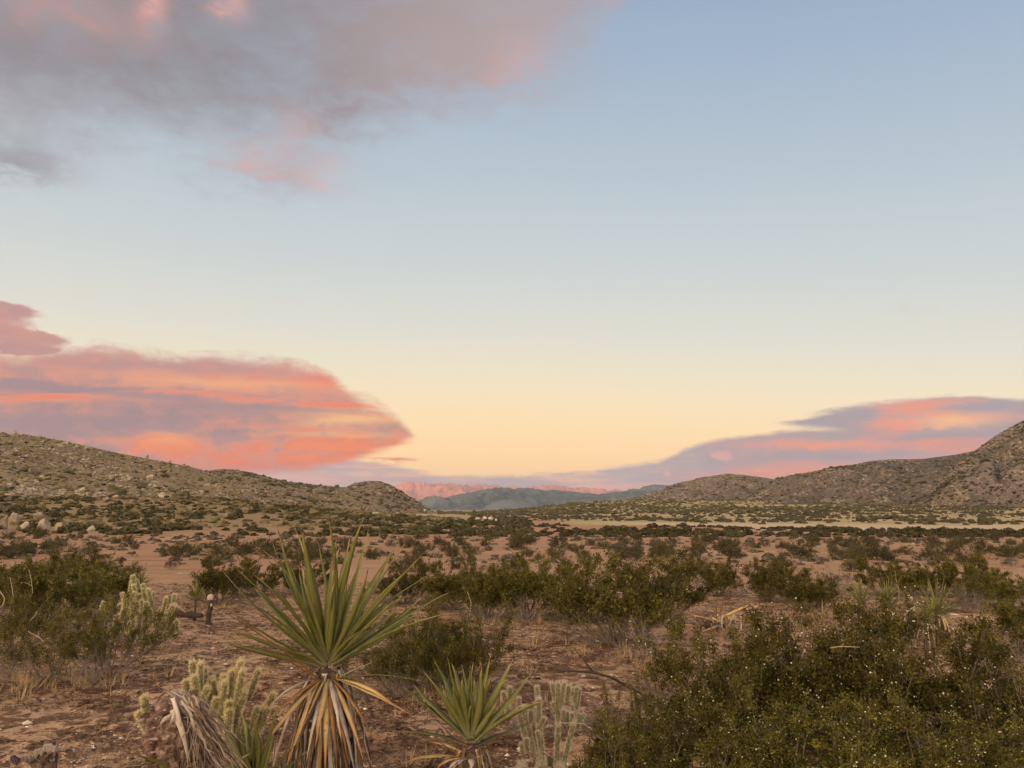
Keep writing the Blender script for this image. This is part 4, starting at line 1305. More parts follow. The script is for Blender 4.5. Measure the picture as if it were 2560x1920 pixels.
def yucca(label, cpx, cpy, d, greens, fill, Lg, wg, drys, hang, trunk_r, seed, spray=None, skirt=0.42, group=None, fibres=0):
    r = np.random.default_rng(seed)
    crown = P(cpx, cpy, d)
    gz = float(G(crown[0], crown[1]))
    org = np.array([crown[0], crown[1], gz - 0.02])
    e = empty('yucca', org)
    tag(e, label, 'yucca', group)
    up = np.array([0, 0, 1.0])
    hgt = crown[2] - gz
    if hgt > 0.04:
        zs = np.linspace(-0.02, hgt - 0.01, 12)
        pts = np.stack([np.zeros(12), np.zeros(12), zs], -1) + r.normal(0, 0.008, (12, 3)) * [1, 1, 0]
        V, Q, T = tube(pts, trunk_r * np.linspace(1.15, 0.85, 12) * r.uniform(0.93, 1.07, 12), 14)
        mb = MB(); mb.put(V, Q, T); obj('trunk', mb.mesh('trunk', [M['yucca_trunk']], True), e)
    G_ = []
    for k, (px, py, L, bow, kind) in enumerate(greens):
        px, py, L = cpx + (px - cpx) * 1.05, cpy + (py - cpy) * 1.04, L * 1.04
        tip = solve_tip(crown, d, px, py, L, (-1, 1)[k % 2] if kind == 'g' else (-1 if kind == 'f' else 1))
        G_.append((tip, bow))
    for k in range(fill):
        az = r.uniform(0, 2 * pi); el = R(np.clip(r.normal(48, 26), -12, 88))
        L = Lg * r.uniform(0.72, 1.0)
        G_.append((crown + L * np.array([cos(el) * cos(az), cos(el) * sin(az), sin(el)]), r.uniform(-0.02, 0.06)))
    for tip, bow in G_:
        ax = unit(tip - crown); L = np.linalg.norm(tip - crown)
        side = unit(ax - up * ax[2] + np.array([1e-4, 0, 0]))
        base = crown + side * trunk_r * 0.55 * (1 - 0.5 * max(ax[2], 0)) + up * (ax[2] * 0.07 - 0.01)
        ctrl = (base + tip) / 2 + up * bow * L + r.normal(0, 0.045, 3) * L
        inner = unit(up - ax * np.dot(up, ax) + r.normal(0, 0.15, 3))
        leaf_part('leaf', e, org, M['yucca_green'], base, ctrl, tip, wg * r.uniform(0.85, 1.15), -inner if False else inner, 12, r.uniform(0.10, 0.24), 0.05, r.normal(0, 0.5), None, 0.0022, r)
    # dried leaves that still stand away from the trunk
    for (px, py, L, bow, mat, wmul) in drys:
        tip = solve_tip(crown, d, px, py, L, -1 if py > cpy + 60 else (-1 if r.random() < .6 else 1))
        ax = unit(tip - crown)
        side = unit(ax - up * ax[2])
        base = crown + side * trunk_r * 0.85 - up * 0.035
        ctrl = base + (tip - base) * 0.45 + (side * 0.45 + up * 0.7) * bow * (0.55 if py > cpy + 110 else 1.0) * np.linalg.norm(tip - base)
        leaf_part('dry_leaf', e, org, M[mat], base, ctrl, tip, wg * 0.86 * wmul, up, 14, 0.08, 0.05, r.normal(0, 0.5), None, 0.002, r)
    # the hanging skirt
    for k in range(hang):
        az = k * 2.39996 + r.normal(0, 0.3)
        od = np.array([cos(az), sin(az), 0])
        L = skirt * r.uniform(0.75, 1.25)
        z0 = 0.015 - r.random() ** 1.3 * 0.26
        base = crown + od * trunk_r * 0.9 + up * z0
        flare = r.uniform(0.02, 0.20) * (1.0 if k % 4 else 1.6)
        tip = base + od * flare * L - up * L * r.uniform(0.86, 1.0) + r.normal(0, 0.03, 3)
        ctrl = base + od * (flare * 0.9 + 0.06) * L - up * L * 0.35
        mat = ['dry_grey', 'dry_brown', 'dry_grey', 'dry_brown', 'dry_white', 'dry_brown', 'dry_grey', 'dry_gold'][int(r.integers(8))]
        leaf_part('dry_leaf', e, org, M[mat], base, ctrl, tip, wg * r.uniform(0.30, 0.72), od, 12, r.uniform(0.05, 0.45), 0.06, r.normal(0, 1.8), None, 0.0085, r)
    if fibres:
        mb = MB()
        for k in range(fibres):
            tip, bow = G_[int(r.integers(len(G_)))]
            q = crown + (tip - crown) * r.uniform(0.18, 0.7) + r.normal(0, 0.012, 3)
            ang = r.uniform(0, 6.28); rad = r.uniform(0.010, 0.024); n = 9
            a1 = unit(r.normal(0, 1, 3)); a2 = unit(np.cross(a1, r.normal(0, 1, 3)))
            th = np.linspace(ang, ang + r.uniform(1.5, 4.5), n)
            pts = q + rad * (np.cos(th)[:, None] * a1 + np.sin(th)[:, None] * a2) + np.linspace(0, 0.03, n)[:, None] * np.cross(a1, a2)
            V, Q, T = tube(pts, 0.0007, 3, False); mb.put(V, Q, T)
        o = obj('fibres', mb.mesh('fibres', [M['fibre']]), e); o['kind'] = 'stuff'
    return e


def cr(x, y, s, ox, oy):
    return ox + x * s, oy + y * s


K6 = (700 / 1873.0, 500, 1300)
big = []
for x, y, L, bow, kd in [(527, 35, .80, .03, 'g'), (645, 85, .80, .02, 'b'), (690, 70, .78, .01, 'f'), (850, 20, .77, 0, 'f'), (1078, 12, .78, .01, 'g'), (1120, 98, .78, .02, 'b'),
                      (430, 212, .78, .03, 'b'), (300, 348, .80, .05, 'f'), (515, 165, .80, .03, 'b'), (275, 545, .76, .09, 'f'), (372, 478, .78, .06, 'b'), (1365, 148, .82, .03, 'b'),
                      (1325, 185, .80, .03, 'b'), (1490, 248, .84, .03, 'f'), (1492, 395, .80, .05, 'b'), (1635, 503, .80, .09, 'b'), (1472, 640, .72, .09, 'b'), (1578, 650, .78, .09, 'f'),
                      (1225, 684, .55, .05, 'f'), (1120, 694, .50, .06, 'f'), (900, 590, .36, .03, 'f'), (945, 212, .76, 0, 'b'), (905, 255, .70, 0, 'f'), (785, 185, .76, 0, 'b'),
                      (550, 290, .72, .03, 'f'), (515, 430, .62, .03, 'f'), (600, 300, .76, .02, 'b'), (1385, 520, .62, .04, 'b'), (1030, 335, .62, .01, 'f'), (880, 380, .6, 0, 'f'),
                      (1240, 260, .76, .02, 'b'), (700, 380, .62, .01, 'f'), (1150, 330, .70, .02, 'f'), (990, 420, .55, 0, 'f'), (620, 520, .5, .03, 'f'), (760, 560, .42, .02, 'f'),
                      (460, 610, .60, .06, 'b'), (1300, 620, .62, .06, 'b'), (840, 860, .13, 0, 'f'), (1420, 760 - 60, .66, .06, 'g'), (530, 870, .36, .10, 'f')]:
    px, py = cr(x, y, *K6)
    big.append((px, py, L, bow, kd))
dr = []
for x, y, L, bow, mt, wm in [(150, 632, .80, .10, 'dry_rust', .7), (410, 870, .52, .08, 'dry_rust', .5), (1160, 968, .30, .10, 'dry_white', .7), (1448, 1088, .62, .10, 'yucca_green', .8), (1400, 1290, .66, .10, 'dry_gold', .95),
                      (350, 1462, .72, .16, 'dry_rust', 1.0), (555, 1640, .74, .16, 'dry_gold', 1.1), (780, 1530, .60, .12, 'dry_gold', 1.0), (828, 1700, .72, .10, 'dry_gold', .9), (930, 1690, .72, .10, 'dry_rust', .9),
                      (1095, 1590, .66, .16, 'dry_gold', .75), (1168, 1480, .62, .20, 'dry_rust', .6), (285, 1222, .64, .16, 'dry_rust', .8), (400, 1570, .74, .18, 'dry_gold', .8), (440, 1255, .50, .18, 'dry_white', .45),
                      (1330, 1240, .60, .12, 'dry_gold', .8), (700, 1620, .68, .12, 'dry_white', .6), (1000, 1640, .70, .12, 'dry_rust', .7), (640, 1560, .66, .14, 'dry_brown', .9), (960, 1500, .6, .1, 'dry_white', .6), (1040, 1700, .76, .14, 'dry_grey', .8)]:
    px, py = cr(x, y, *K6)
    dr.append((px, py, L, bow, mt, wm))
yucca('big green yucca with a golden skirt of dead leaves in the centre left foreground', 819, 1672, 4.0, big, 20, 0.74, 0.041, dr, 120, 0.085, 7, skirt=0.62, fibres=70)

K7 = (700 / 2212.0, 1000, 1400)
sm = []
for x, y, L, bow, kd in [(195, 888, .50, .03, 'f'), (260, 790, .54, .03, 'b'), (380, 760, .54, .02, 'g'), (487, 930, .44, 0, 'f'), (637, 783, .52, 0, 'f'), (725, 765, .54, .01, 'b'), (727, 930, .46, 0, 'f'),
                      (885, 815, .54, .02, 'g'), (1038, 925, .54, .03, 'b'), (1142, 1132, .52, .10, 'f'), (915, 1140, .38, .04, 'b'), (560, 1160, .24, 0, 'f'), (330, 1000, .46, .02, 'b'),
                      (820, 960, .48, .02, 'b'), (610, 960, .44, 0, 'b'), (440, 1010, .40, .01, 'f'), (1060, 1265, .44, .06, 'b'), (760, 1130, .3, .02, 'f')]:
    px, py = cr(x, y, *K7)
    sm.append((px, py, L, bow, kd))
dr = []
for x, y, L, bow, mt, wm in [(198, 1150, .40, .05, 'dry_brown', .5), (110, 1320, .42, .08, 'dry_rust', .6), (205, 1455, .34, .14, 'dry_gold', 1.0), (5, 1612, .52, .16, 'dry_gold', .8), (850, 1345, .34, .10, 'dry_brown', .7), (690, 1500, .14, .08, 'dry_white', .8),
                      (290, 1640, .30, .2, 'dry_gold', .7), (720, 1650, .26, .18, 'dry_gold', .7), (420, 1660, .24, .16, 'dry_white', .9), (560, 1680, .24, .16, 'dry_white', .9), (640, 1660, .24, .16, 'dry_white', .8), (350, 1650, .26, .18, 'dry_white', .8), (490, 1660, .22, .14, 'dry_brown', 1)]:
    px, py = cr(x, y, *K7)
    dr.append((px, py, L, bow, mt, wm))
yucca('small green yucca with a whitish skirt right of the big yucca', 1178, 1868, 3.8, sm, 10, 0.46, 0.038, dr, 70, 0.065, 8, skirt=0.34, fibres=22)

# young rosette cut by the bottom edge left of the big yucca's skirt
yg = [(541, 1798, .5, .02, 'f'), (603, 1783, .5, .02, 'g'), (592, 1824, .42, .01, 'f'), (696, 1752, .52, .01, 'f'), (520, 1755, .56, .02, 'b'), (650, 1830, .4, 0, 'b'), (745, 1862, .42, .05, 'f'), (775, 1880, .42, .06, 'f'), (560, 1870, .36, .03, 'b'), (630, 1790, .46, 0, 'f'), (680, 1800, .44, 0, 'b')]
yucca('young green yucca rosette cut by the bottom edge under the big yucca', 640, 1985, 3.45, yg, 8, 0.38, 0.034, [], 0, 0.05, 9, fibres=12)
yl = [(327, 1884, .36, .03, 'f'), (345, 1905, .3, .03, 'b'), (300, 1925, .34, .05, 'f'), (560, 1900, .32, .02, 'b')]
yucca('few yucca leaves poking out at the bottom edge beside the rotten stump', 470, 1965, 3.1, yl, 5, 0.24, 0.030, [], 0, 0.05, 10)


def mini_yucca(label, cpx, cpy, d, L, n, seed, hang=6, lo=0, tr=1.0):
    r = np.random.default_rng(seed)
    crown = P(cpx, cpy, d); gz = float(G(crown[0], crown[1])); org = np.array([crown[0], crown[1], gz - 0.01])
    e = tag(empty('yucca', org), label, 'yucca', 'small yuccas in the middle distance')
    h = max(crown[2] - gz, 0.02)
    V, Q, T = tube(np.array([[0, 0, 0], [0, 0, h * .5], [0, 0, h + .03]]), np.array([.07, .06, .05]) * tr, 8)
    mb = MB(); mb.put(V, Q, T); obj('trunk', mb.mesh('trunk', [M['yucca_trunk']], True), e)
    up = np.array([0, 0, 1.])
    for k in range(n):
        az = k * 2.39996; el = R(np.clip(88 - 84 * (k / n) ** 0.8 + r.normal(0, 6), lo, 88))
        ax = np.array([cos(el) * cos(az), cos(el) * sin(az), sin(el)])
        tip = crown + ax * L * r.uniform(.8, 1.05)
        leaf_part('leaf', e, org, M['yucca_green'], crown + ax * .02, (crown + tip) / 2 + up * .03 * L, tip, 0.032, unit(up - ax * ax[2] + r.normal(0, .1, 3)), 6, .16, .05)
    for k in range(hang):
        az = r.uniform(0, 6.28); od = np.array([cos(az), sin(az), 0])
        tip = crown + od * L * r.uniform(.15, .6) - up * min(h, L) * r.uniform(.6, 1.0)
        leaf_part('dry_leaf', e, org, M[('dry_grey', 'dry_gold', 'dry_brown', 'dry_white')[k % 4]], crown, crown + od * L * .4, tip, .028, up, 6)
    return e


mini_yucca('yucca with a drooping white leaf skirt, rightmost beyond the thicket', 2345, 1535, 12.5, .62, 38, 21, 30)
mini_yucca('yucca on a short dark trunk beyond the thicket, left of the pale capped post', 2222, 1518, 12.8, .54, 34, 22, 20)
mini_yucca('yucca half hidden behind the thicket, leftmost of those beyond it', 2152, 1508, 13.2, .46, 26, 23, 14)
mini_yucca('low yucca in front of the rightmost one beyond the thicket', 2318, 1556, 11.2, .38, 26, 24, 20)
mini_yucca('little yucca on a bare stalk beside the sandy track left of the charred stump', 489, 1500, 16.2, .44, 26, 25, 2, 8, .45)
mini_yucca('little dark yucca hidden in the bushes behind the golden cholla', 350, 1462, 18.5, .42, 26, 26, 2, 8)
mini_yucca('small spiky yucca rosette between the loose bush and the golden cholla', 258, 1558, 11.0, .26, 24, 27, 0, 6)


# ====================================================================== chollas
def joint_mesh(seed):
    r = np.random.default_rng(seed)
    nu, nv = 24, 30
    v = np.linspace(0, 1, nv); rad = np.where(v < 0.10, np.sqrt(np.clip(1 - ((0.10 - v) / 0.10) ** 2, 0, 1)) * 0.35 + 0.55, 0.9 + 0.1 * np.sin(v * 3)) * np.where(v > 0.88, np.sqrt(np.clip(1 - ((v - 0.88) / 0.12) ** 2, 0.0, 1)), 1)
    a = np.arange(nu) * 2 * pi / nu
    A_, V_ = np.meshgrid(a, v)
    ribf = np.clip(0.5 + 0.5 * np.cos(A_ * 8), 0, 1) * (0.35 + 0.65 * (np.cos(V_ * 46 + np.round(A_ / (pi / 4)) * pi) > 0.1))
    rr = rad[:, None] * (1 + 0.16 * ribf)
    V = np.stack([rr * np.cos(A_), rr * np.sin(A_), np.broadcast_to(V_, rr.shape)], -1).reshape(-1, 3)
    i = np.arange(nv - 1)[:, None] * nu; j = np.arange(nu)[None]; j2 = (j + 1) % nu
    Q = np.stack([i + j, i + j2, i + nu + j2, i + nu + j], -1).reshape(-1, 4)
    return mesh('stem_joint', V, [Q], [M['cholla']], None, True, {'rib': ribf.ravel()})


def spine_mesh(seed, mat, n=760, ln=1.15, wd=0.055):
    """radial spines of a joint of radius 1 and length 1 (z is scaled with the joint, so lay them out for an aspect of 6)"""
    r = np.random.default_rng(seed)
    asp = 6.0
    k = np.arange(n)
    z = r.random(n) ** 0.9; z[: n // 6] = r.uniform(0.93, 1.0, n // 6)
    a = k * 2.399963
    rad = np.where(z > 0.9, np.sqrt(np.clip(1 - ((z - 0.9) / 0.1) ** 2, 0.02, 1)), 1.0)
    p = np.stack([rad * np.cos(a), rad * np.sin(a), z * asp], -1)
    nrm = unit(np.stack([np.cos(a), np.sin(a), np.where(z > 0.9, (z - 0.9) * 14, 0.25)], -1) + r.normal(0, 0.33, (n, 3)))
    sd_ = unit(np.cross(nrm, r.normal(0, 1, (n, 3))))
    L = ln * r.uniform(0.5, 1.15, (n, 1))
    V = np.stack([p - sd_ * wd, p + sd_ * wd, p + nrm * L], 1)
    V[..., 2] /= asp
    return mesh('spines', V.reshape(-1, 3), [np.arange(n * 3).reshape(-1, 3)], [mat])


JM = [joint_mesh(k) for k in range(2)]
SM = {'spine': [spine_mesh(k, M['spine']) for k in range(3)], 'spine_grey': [spine_mesh(10 + k, M['spine_grey'], 640, 1.25, 0.05) for k in range(3)]}


def add_joint(e, org, p0, p1, rad, sp, r):
    p0 = np.asarray(p0); p1 = np.asarray(p1)
    v = p1 - p0; L = float(np.linalg.norm(v))
    o = obj('stem_joint', JM[int(r.integers(2))], e, p0 - org)
    o.rotation_mode = 'QUATERNION'
    o.rotation_quaternion = Vector(v).to_track_quat('Z', 'Y')
    o.scale = (rad, rad, L)
    s_ = obj('spines', SM[sp][int(r.integers(3))], o); s_['kind'] = 'stuff'
    s_.rotation_euler = (0, 0, r.uniform(0, 6.28))


def cholla_from(label, segs, d, base_px, rad, sp, seed, crop, group='chollas'):
    """segs: tip x, tip y, foot x, foot y in a crop of the photograph, depth offset"""
    r = np.random.default_rng(seed)
    s_, ox, oy = crop
    q = on_ground(base_px, d)
    org = q.copy()
    e = tag(empty('cholla_cactus', org), label, 'cactus', group)
    foot = np.array([q[0], q[1], q[2] - 0.02])
    for x0, y0, x1, y1, off, *rest in segs:
        k = rest[0] if rest else 1.0
        a = P(*cr(x1, y1, s_, ox, oy), d + off); b_ = P(*cr(x0, y0, s_, ox, oy), d + off + r.normal(0, 0.02))
        add_joint(e, org, a, b_, rad * k * r.uniform(0.9, 1.1), sp, r)
    return e, org, foot, r


K4 = (460 / 2212.0, 300, 1640)
seg1 = [(870, 65, 895, 430, .05), (972, 80, 950, 560, 0), (1020, 140, 985, 470, .06), (893, 235, 940, 560, -.05), (1060, 365, 960, 600, -.06), (1110, 255, 1080, 560, .12), (795, 285, 810, 520, .15),
        (1250, 225, 1230, 520, .03), (1345, 175, 1290, 560, .05), (1455, 58, 1360, 600, .04), (1475, 180, 1390, 640, -.03), (1668, 160, 1540, 520, .10), (1265, 300, 1230, 680, -.06), (1160, 500, 1120, 690, -.08),
        (1500, 420, 1380, 800, -.05), (1310, 540, 1300, 760, -.10), (1320, 640, 1290, 960, -.12), (1655, 615, 1560, 900, .04), (1700, 640, 1600, 930, .10), (1540, 760, 1480, 960, .0), (1850, 450, 1690, 760, .14), (1780, 620, 1640, 960, .1),
        (985, 655, 975, 800, -.1, .8), (1200, 745, 1240, 960, -.1), (1300, 900, 1270, 1120, -.14), (1120, 290, 1170, 560, .1, .8), (1400, 350, 1340, 640, .1),
        # older stems
        (940, 560, 1010, 1150, 0, 1.15), (1230, 660, 1180, 1250, -.02, 1.15), (1390, 760, 1270, 1250, -.02, 1.1), (1560, 880, 1330, 1300, .04, 1.1), (1640, 940, 1400, 1320, .08, 1.1), (1300, 1100, 1240, 1420, -.05, 1.15), (1010, 1100, 1080, 1420, 0, 1.15),
        # arm on the left of the stump
        (297, 475, 330, 820, -.25), (215, 675, 350, 930, -.28), (330, 790, 480, 1060, -.26, 1.1), (400, 930, 560, 1300, -.22, 1.2)]
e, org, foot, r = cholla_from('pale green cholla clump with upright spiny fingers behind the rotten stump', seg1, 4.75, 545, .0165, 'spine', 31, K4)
for dx, dz in ((-.12, .34), (0, .42), (.1, .36), (.2, .30), (-.3, .25)):
    add_joint(e, org, foot + [dx * .3, 0, 0], foot + [dx, r.normal(0, .04), dz], .026, 'spine', r)
K8 = (560 / 2212.0, 1080, 1620)
seg2 = [(1037, 378, 1045, 580, .05), (1055, 500, 1052, 740, 0), (1112, 690, 1055, 790, -.03), (1055, 760, 1100, 1185, 0, 1.15), (860, 490, 850, 620, .06), (868, 580, 872, 700, 0), (912, 575, 925, 710, 0), (750, 570, 745, 700, .08),
        (980, 615, 970, 740, .05), (850, 640, 960, 1000, .04, 1.1), (930, 700, 1010, 1100, .03, 1.15), (1183, 345, 1238, 600, .22), (1245, 340, 1240, 610, .2), (1312, 335, 1260, 600, .2), (1352, 368, 1335, 560, .24), (1432, 385, 1400, 590, .26), (1455, 400, 1430, 600, .3),
        (1188, 540, 1232, 620, .2, .9), (1240, 590, 1245, 790, .2, 1.1), (1302, 610, 1290, 760, .18), (1335, 625, 1330, 760, .2), (1378, 640, 1400, 770, .18), (1450, 650, 1440, 790, .2), (1505, 650, 1440, 740, .2, .9), (1390, 560, 1370, 760, .24, .8),
        (932, 888, 935, 1010, -.1), (1040, 820, 1060, 900, -.08), (770, 385, 772, 520, .12), (700, 430, 730, 560, .14), (1245, 760, 1230, 1185, .16, 1.2), (1400, 740, 1290, 1185, .14, 1.1), (880, 940, 900, 1060, -.12)]
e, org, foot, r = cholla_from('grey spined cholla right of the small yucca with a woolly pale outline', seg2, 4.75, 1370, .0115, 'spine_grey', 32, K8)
for dx, dz in ((-.16, .30), (-.05, .34), (.06, .30), (-.26, .26)):
    add_joint(e, org, foot + [dx * .3, 0, 0], foot + [dx, r.normal(0, .04), dz], .026, 'spine_grey', r)
# the golden cholla farther back
K9 = (460 / 2212.0, 0, 1400)
seg3 = []
rr_ = np.random.default_rng(33)
for x, y in [(1597, 185), (1630, 240), (1590, 250), (1600, 300), (1715, 290), (1720, 340), (1780, 345), (1465, 395), (1500, 430), (1620, 385), (1680, 410), (1740, 420), (1800, 400), (1830, 385), (1500, 495), (1440, 525), (1615, 470), (1650, 500), (1570, 560),
             (1390, 570), (1330, 650), (1415, 655), (1250, 500), (1320, 545), (1480, 600), (1700, 480), (1760, 500), (1550, 640), (1600, 690), (1500, 760), (2000, 450), (2100, 410), (1930, 580), (1960, 600), (2120, 720), (2060, 740), (2030, 650), (1890, 740), (1850, 680), (2000, 760), (1800, 590), (1980, 690), (2140, 740)]:
    L = rr_.uniform(110, 190)
    an = rr_.normal(0, .22) + (0.25 if x > 1950 else 0)
    seg3.append((x, y, x - L * sin(an), y + L * cos(an), rr_.normal(0, .16)))
for x, y, x1, y1 in [(1590, 420, 1600, 800), (1700, 500, 1660, 860), (1480, 640, 1560, 900), (1800, 520, 1720, 900), (1400, 720, 1500, 920), (2000, 640, 1930, 900), (2090, 540, 1960, 800), (2100, 760, 2020, 930), (1900, 760, 1880, 940), (1560, 760, 1600, 950), (1680, 800, 1680, 960), (1940, 800, 1920, 960)]:
    seg3.append((x, y, x1, y1, rr_.normal(0, .1), 1.15))
cholla_from('golden cholla standing tall at the left, pale spiny tips above the loose bush', seg3, 11.6, 345, .024, 'spine', 34, K9)


# ====================================================================== rotten yucca stump with grey strips
def stump():
    r = np.random.default_rng(41)
    d = 3.1
    top = P(428, 1734, d); bot = P(520, 2040, d)
    org = np.array([bot[0], bot[1], float(G(bot[0], bot[1])) - 0.02])
    e = tag(empty('rotten_stump', org), 'leaning rotten yucca stump draped with curling grey strips', 'stump')
    n, k = 60, 60
    t = np.linspace(0, 1, n)
    foot = org + np.array([0.02, 0, 0])
    c = np.where(t[:, None] < 1, foot + (top - foot) * t[:, None], top)
    rad = 0.098 * np.interp(t, [0, .5, .8, .93, 1], [1.15, 1.1, 1.0, .85, .30])
    a = np.arange(k) * 2 * pi / k
    A_, T_ = np.meshgrid(a, t)
    nz = fbm(A_ * 3.0, T_ * 16, 3, 4) * 0.42 + 0.40 * np.abs(fbm(A_ * 6, T_ * 34, 9, 3))
    rr = rad[:, None] * (1 + nz)
    V = np.stack([c[:, 0, None] + rr * np.cos(A_), c[:, 1, None] + rr * np.sin(A_), c[:, 2, None] + 0.02 * fbm(A_ * 2, T_ * 9, 12, 3)], -1).reshape(-1, 3) - org
    i = np.arange(n - 1)[:, None] * k; j = np.arange(k)[None]; j2 = (j + 1) % k
    Q = np.stack([i + j, i + j2, i + k + j2, i + k + j], -1).reshape(-1, 4)
    V = np.vstack([V, top + [0, 0, .012] - org]); b_ = (n - 1) * k
    T3 = np.stack([b_ + j[0], b_ + j2[0], np.full(k, len(V) - 1)], -1)
    obj('trunk', mesh('trunk', V, [Q, T3], [M['rotten']], None, False), e)
    # knobbly crumbs of bark on the left face
    for q in range(190):
        tt = r.uniform(.25, .97); an = r.uniform(pi * .75, pi * 1.95)
        cc = foot + (top - foot) * tt; rr2 = 0.100 * np.interp(tt, [0, .5, .8, .93, 1], [1.15, 1.1, 1.0, .9, .45]) * 1.12
        pos = cc + np.array([cos(an), sin(an), 0]) * rr2
        V2, F2 = rock(500 + q, 0, .55, 2, .2)
        s_ = r.uniform(.006, .021)
        o = obj('bark_chunk', mesh('bark_chunk', V2 * s_ * [1.5, 1, .7], [F2], [M[('rotten', 'dry_brown', 'rotten', 'dry_grey')[q % 4]]]), e, pos - org, r.uniform(0, 6))
    # strips flowing from the top over the right side
    tips = [(575, 1893), (590, 1900), (560, 1870), (540, 1830), (538, 1822), (520, 1850), (600, 1925), (555, 1920), (500, 1905), (480, 1925), (470, 1900), (530, 1900), (610, 1960), (575, 1950), (510, 1960), (450, 1960), (545, 1975), (495, 1880), (460, 1850), (585, 1930)]
    for q in range(130):
        px, py = tips[q % len(tips)]
        st = P(425 + r.normal(30, 20), 1722 + abs(r.normal(8, 40)), d - .10 + r.uniform(-.02, .05))
        en = P(px + r.normal(0, 14), py + r.normal(0, 16), d - .12 + r.uniform(-.05, .12))
        ct = P(425 + r.uniform(40, 92), 1735 + r.uniform(10, 80), d - .13 + r.uniform(-.03, .05))
        leaf_part('bark_strip', e, org, M[['dry_grey', 'twig', 'dry_grey', 'dry_brown'][q % 4]], st, ct, en, r.uniform(.004, .015), np.array([.3, -1, .4]), 16, r.uniform(.1, .5), .08, r.normal(0, 2.0), None, .0065, r)
    # a few curls on the near face
    for x, y, x1, y1, x2, y2 in [(440, 1770, 432, 1800, 420, 1822), (436, 1784, 395, 1800, 404, 1822), (436, 1774, 452, 1800, 478, 1920), (432, 1745, 445, 1790, 462, 1850), (430, 1775, 470, 1850, 470, 1930)]:
        leaf_part('bark_strip', e, org, M['dry_white'], P(x, y, d - .12), P(x1, y1, d - .17), P(x2, y2, d - .13), .016, np.array([.3, -1, .2]), 12, .3, .1, .8)
    return e


stump()
# short weathered stump end in the lower left corner
def log_end():
    d = 4.6
    q = P(85, 1930, d); gz = float(G(q[0], q[1]))
    org = np.array([q[0], q[1], gz])
    e = tag(empty('weathered_stump', org), 'low weathered stump with a bleached broken rim in the bottom left corner', 'stump')
    top = CAMZ + (P(85, 1893, d)[2] - CAMZ)
    h = max(top - gz, .05)
    n, k = 8, 26
    t = np.linspace(0, 1, n); a = np.arange(k) * 2 * pi / k
    A_, T_ = np.meshgrid(a, t)
    rr = .115 * (1.1 - .12 * T_) * (1 + .16 * fbm(A_ * 2, T_ * 5, 4, 3))
    zz = T_ * h * (1 + .14 * fbm(A_ * 1.5, T_ * 0 + 2, 6, 3))
    V = np.stack([rr * np.cos(A_), rr * np.sin(A_), zz], -1).reshape(-1, 3)
    inner = np.stack([.072 * np.cos(a), .072 * np.sin(a), zz[-1] * .80], -1)
    V = np.vstack([V, inner, [[0, 0, h * .68]]])
    i = np.arange(n)[:, None] * k; j = np.arange(k)[None]; j2 = (j + 1) % k
    Q = np.stack([i + j, i + j2, i + k + j2, i + k + j], -1).reshape(-1, 4)
    T3 = np.stack([n * k + j[0], n * k + j2[0], np.full(k, len(V) - 1)], -1)
    obj('trunk', mesh('trunk', V, [Q, T3], [M['rotten']], None, False), e)
    r = np.random.default_rng(8)
    th = np.linspace(pi * .02, pi * 1.05, 22)
    mb = MB()
    for th0 in th:
        hh = h * (.96 + .12 * sin(th0 * 1.3)) + r.normal(0, .006)
        V, F = rock(int(th0 * 1000), 0, 1.0, 2, .2)
        c_ = np.array([.098 * cos(th0), .098 * sin(th0), hh - .012])
        c2, s2 = cos(th0), sin(th0)
        v = V * np.array([.018, .022, .034 * r.uniform(.7, 1.2)])
        v = np.stack([v[:, 0] * c2 - v[:, 1] * s2, v[:, 0] * s2 + v[:, 1] * c2, v[:, 2]], -1)
        mb.put(v + c_, None, F)
    obj('bleached_rim', mb.mesh('bleached_rim', [M['twig']]), e)


log_end()


# ====================================================================== dead wood, posts, rocks
def branch(name, label, pxs, d, rads, mat, cat='branch', group=None, lift=None, side=()):
    """pxs: pixel points; every one lies at its own depth"""
    pts = np.array([P(px, py, d + (q[0] if q else 0)) for px, py, *q in pxs])
    org = pts[0].copy(); org[2] = float(G(org[0], org[1]))
    m = len(pts); tt = np.linspace(0, m - 1, (m - 1) * 4 + 1)
    fine = np.stack([np.interp(tt, np.arange(m), pts[:, k]) for k in range(3)], -1)
    fine[1:-1] = (fine[:-2] + 2 * fine[1:-1] + fine[2:]) / 4
    rr = np.interp(tt, np.linspace(0, m - 1, len(rads)), rads) * (0.66 if name == 'bleached_branch' else 1.0)
    mb = MB(); V, Q, T = tube(fine - org, rr, 6); mb.put(V, Q, T)
    for k, pxe, pye, rd in side:
        a = fine[min(k * 4, len(fine) - 1)]; b_ = P(pxe, pye, a[1] + .03)
        mid_ = (a + b_) / 2 + np.array([0, 0, .01])
        V, Q, T = tube(np.array([a, mid_, b_]) - org, [rd, rd * .7, rd * .3], 5); mb.put(V, Q, T)
    return tag(obj(name, mb.mesh(name, [mat], True), None, org), label, cat, group)


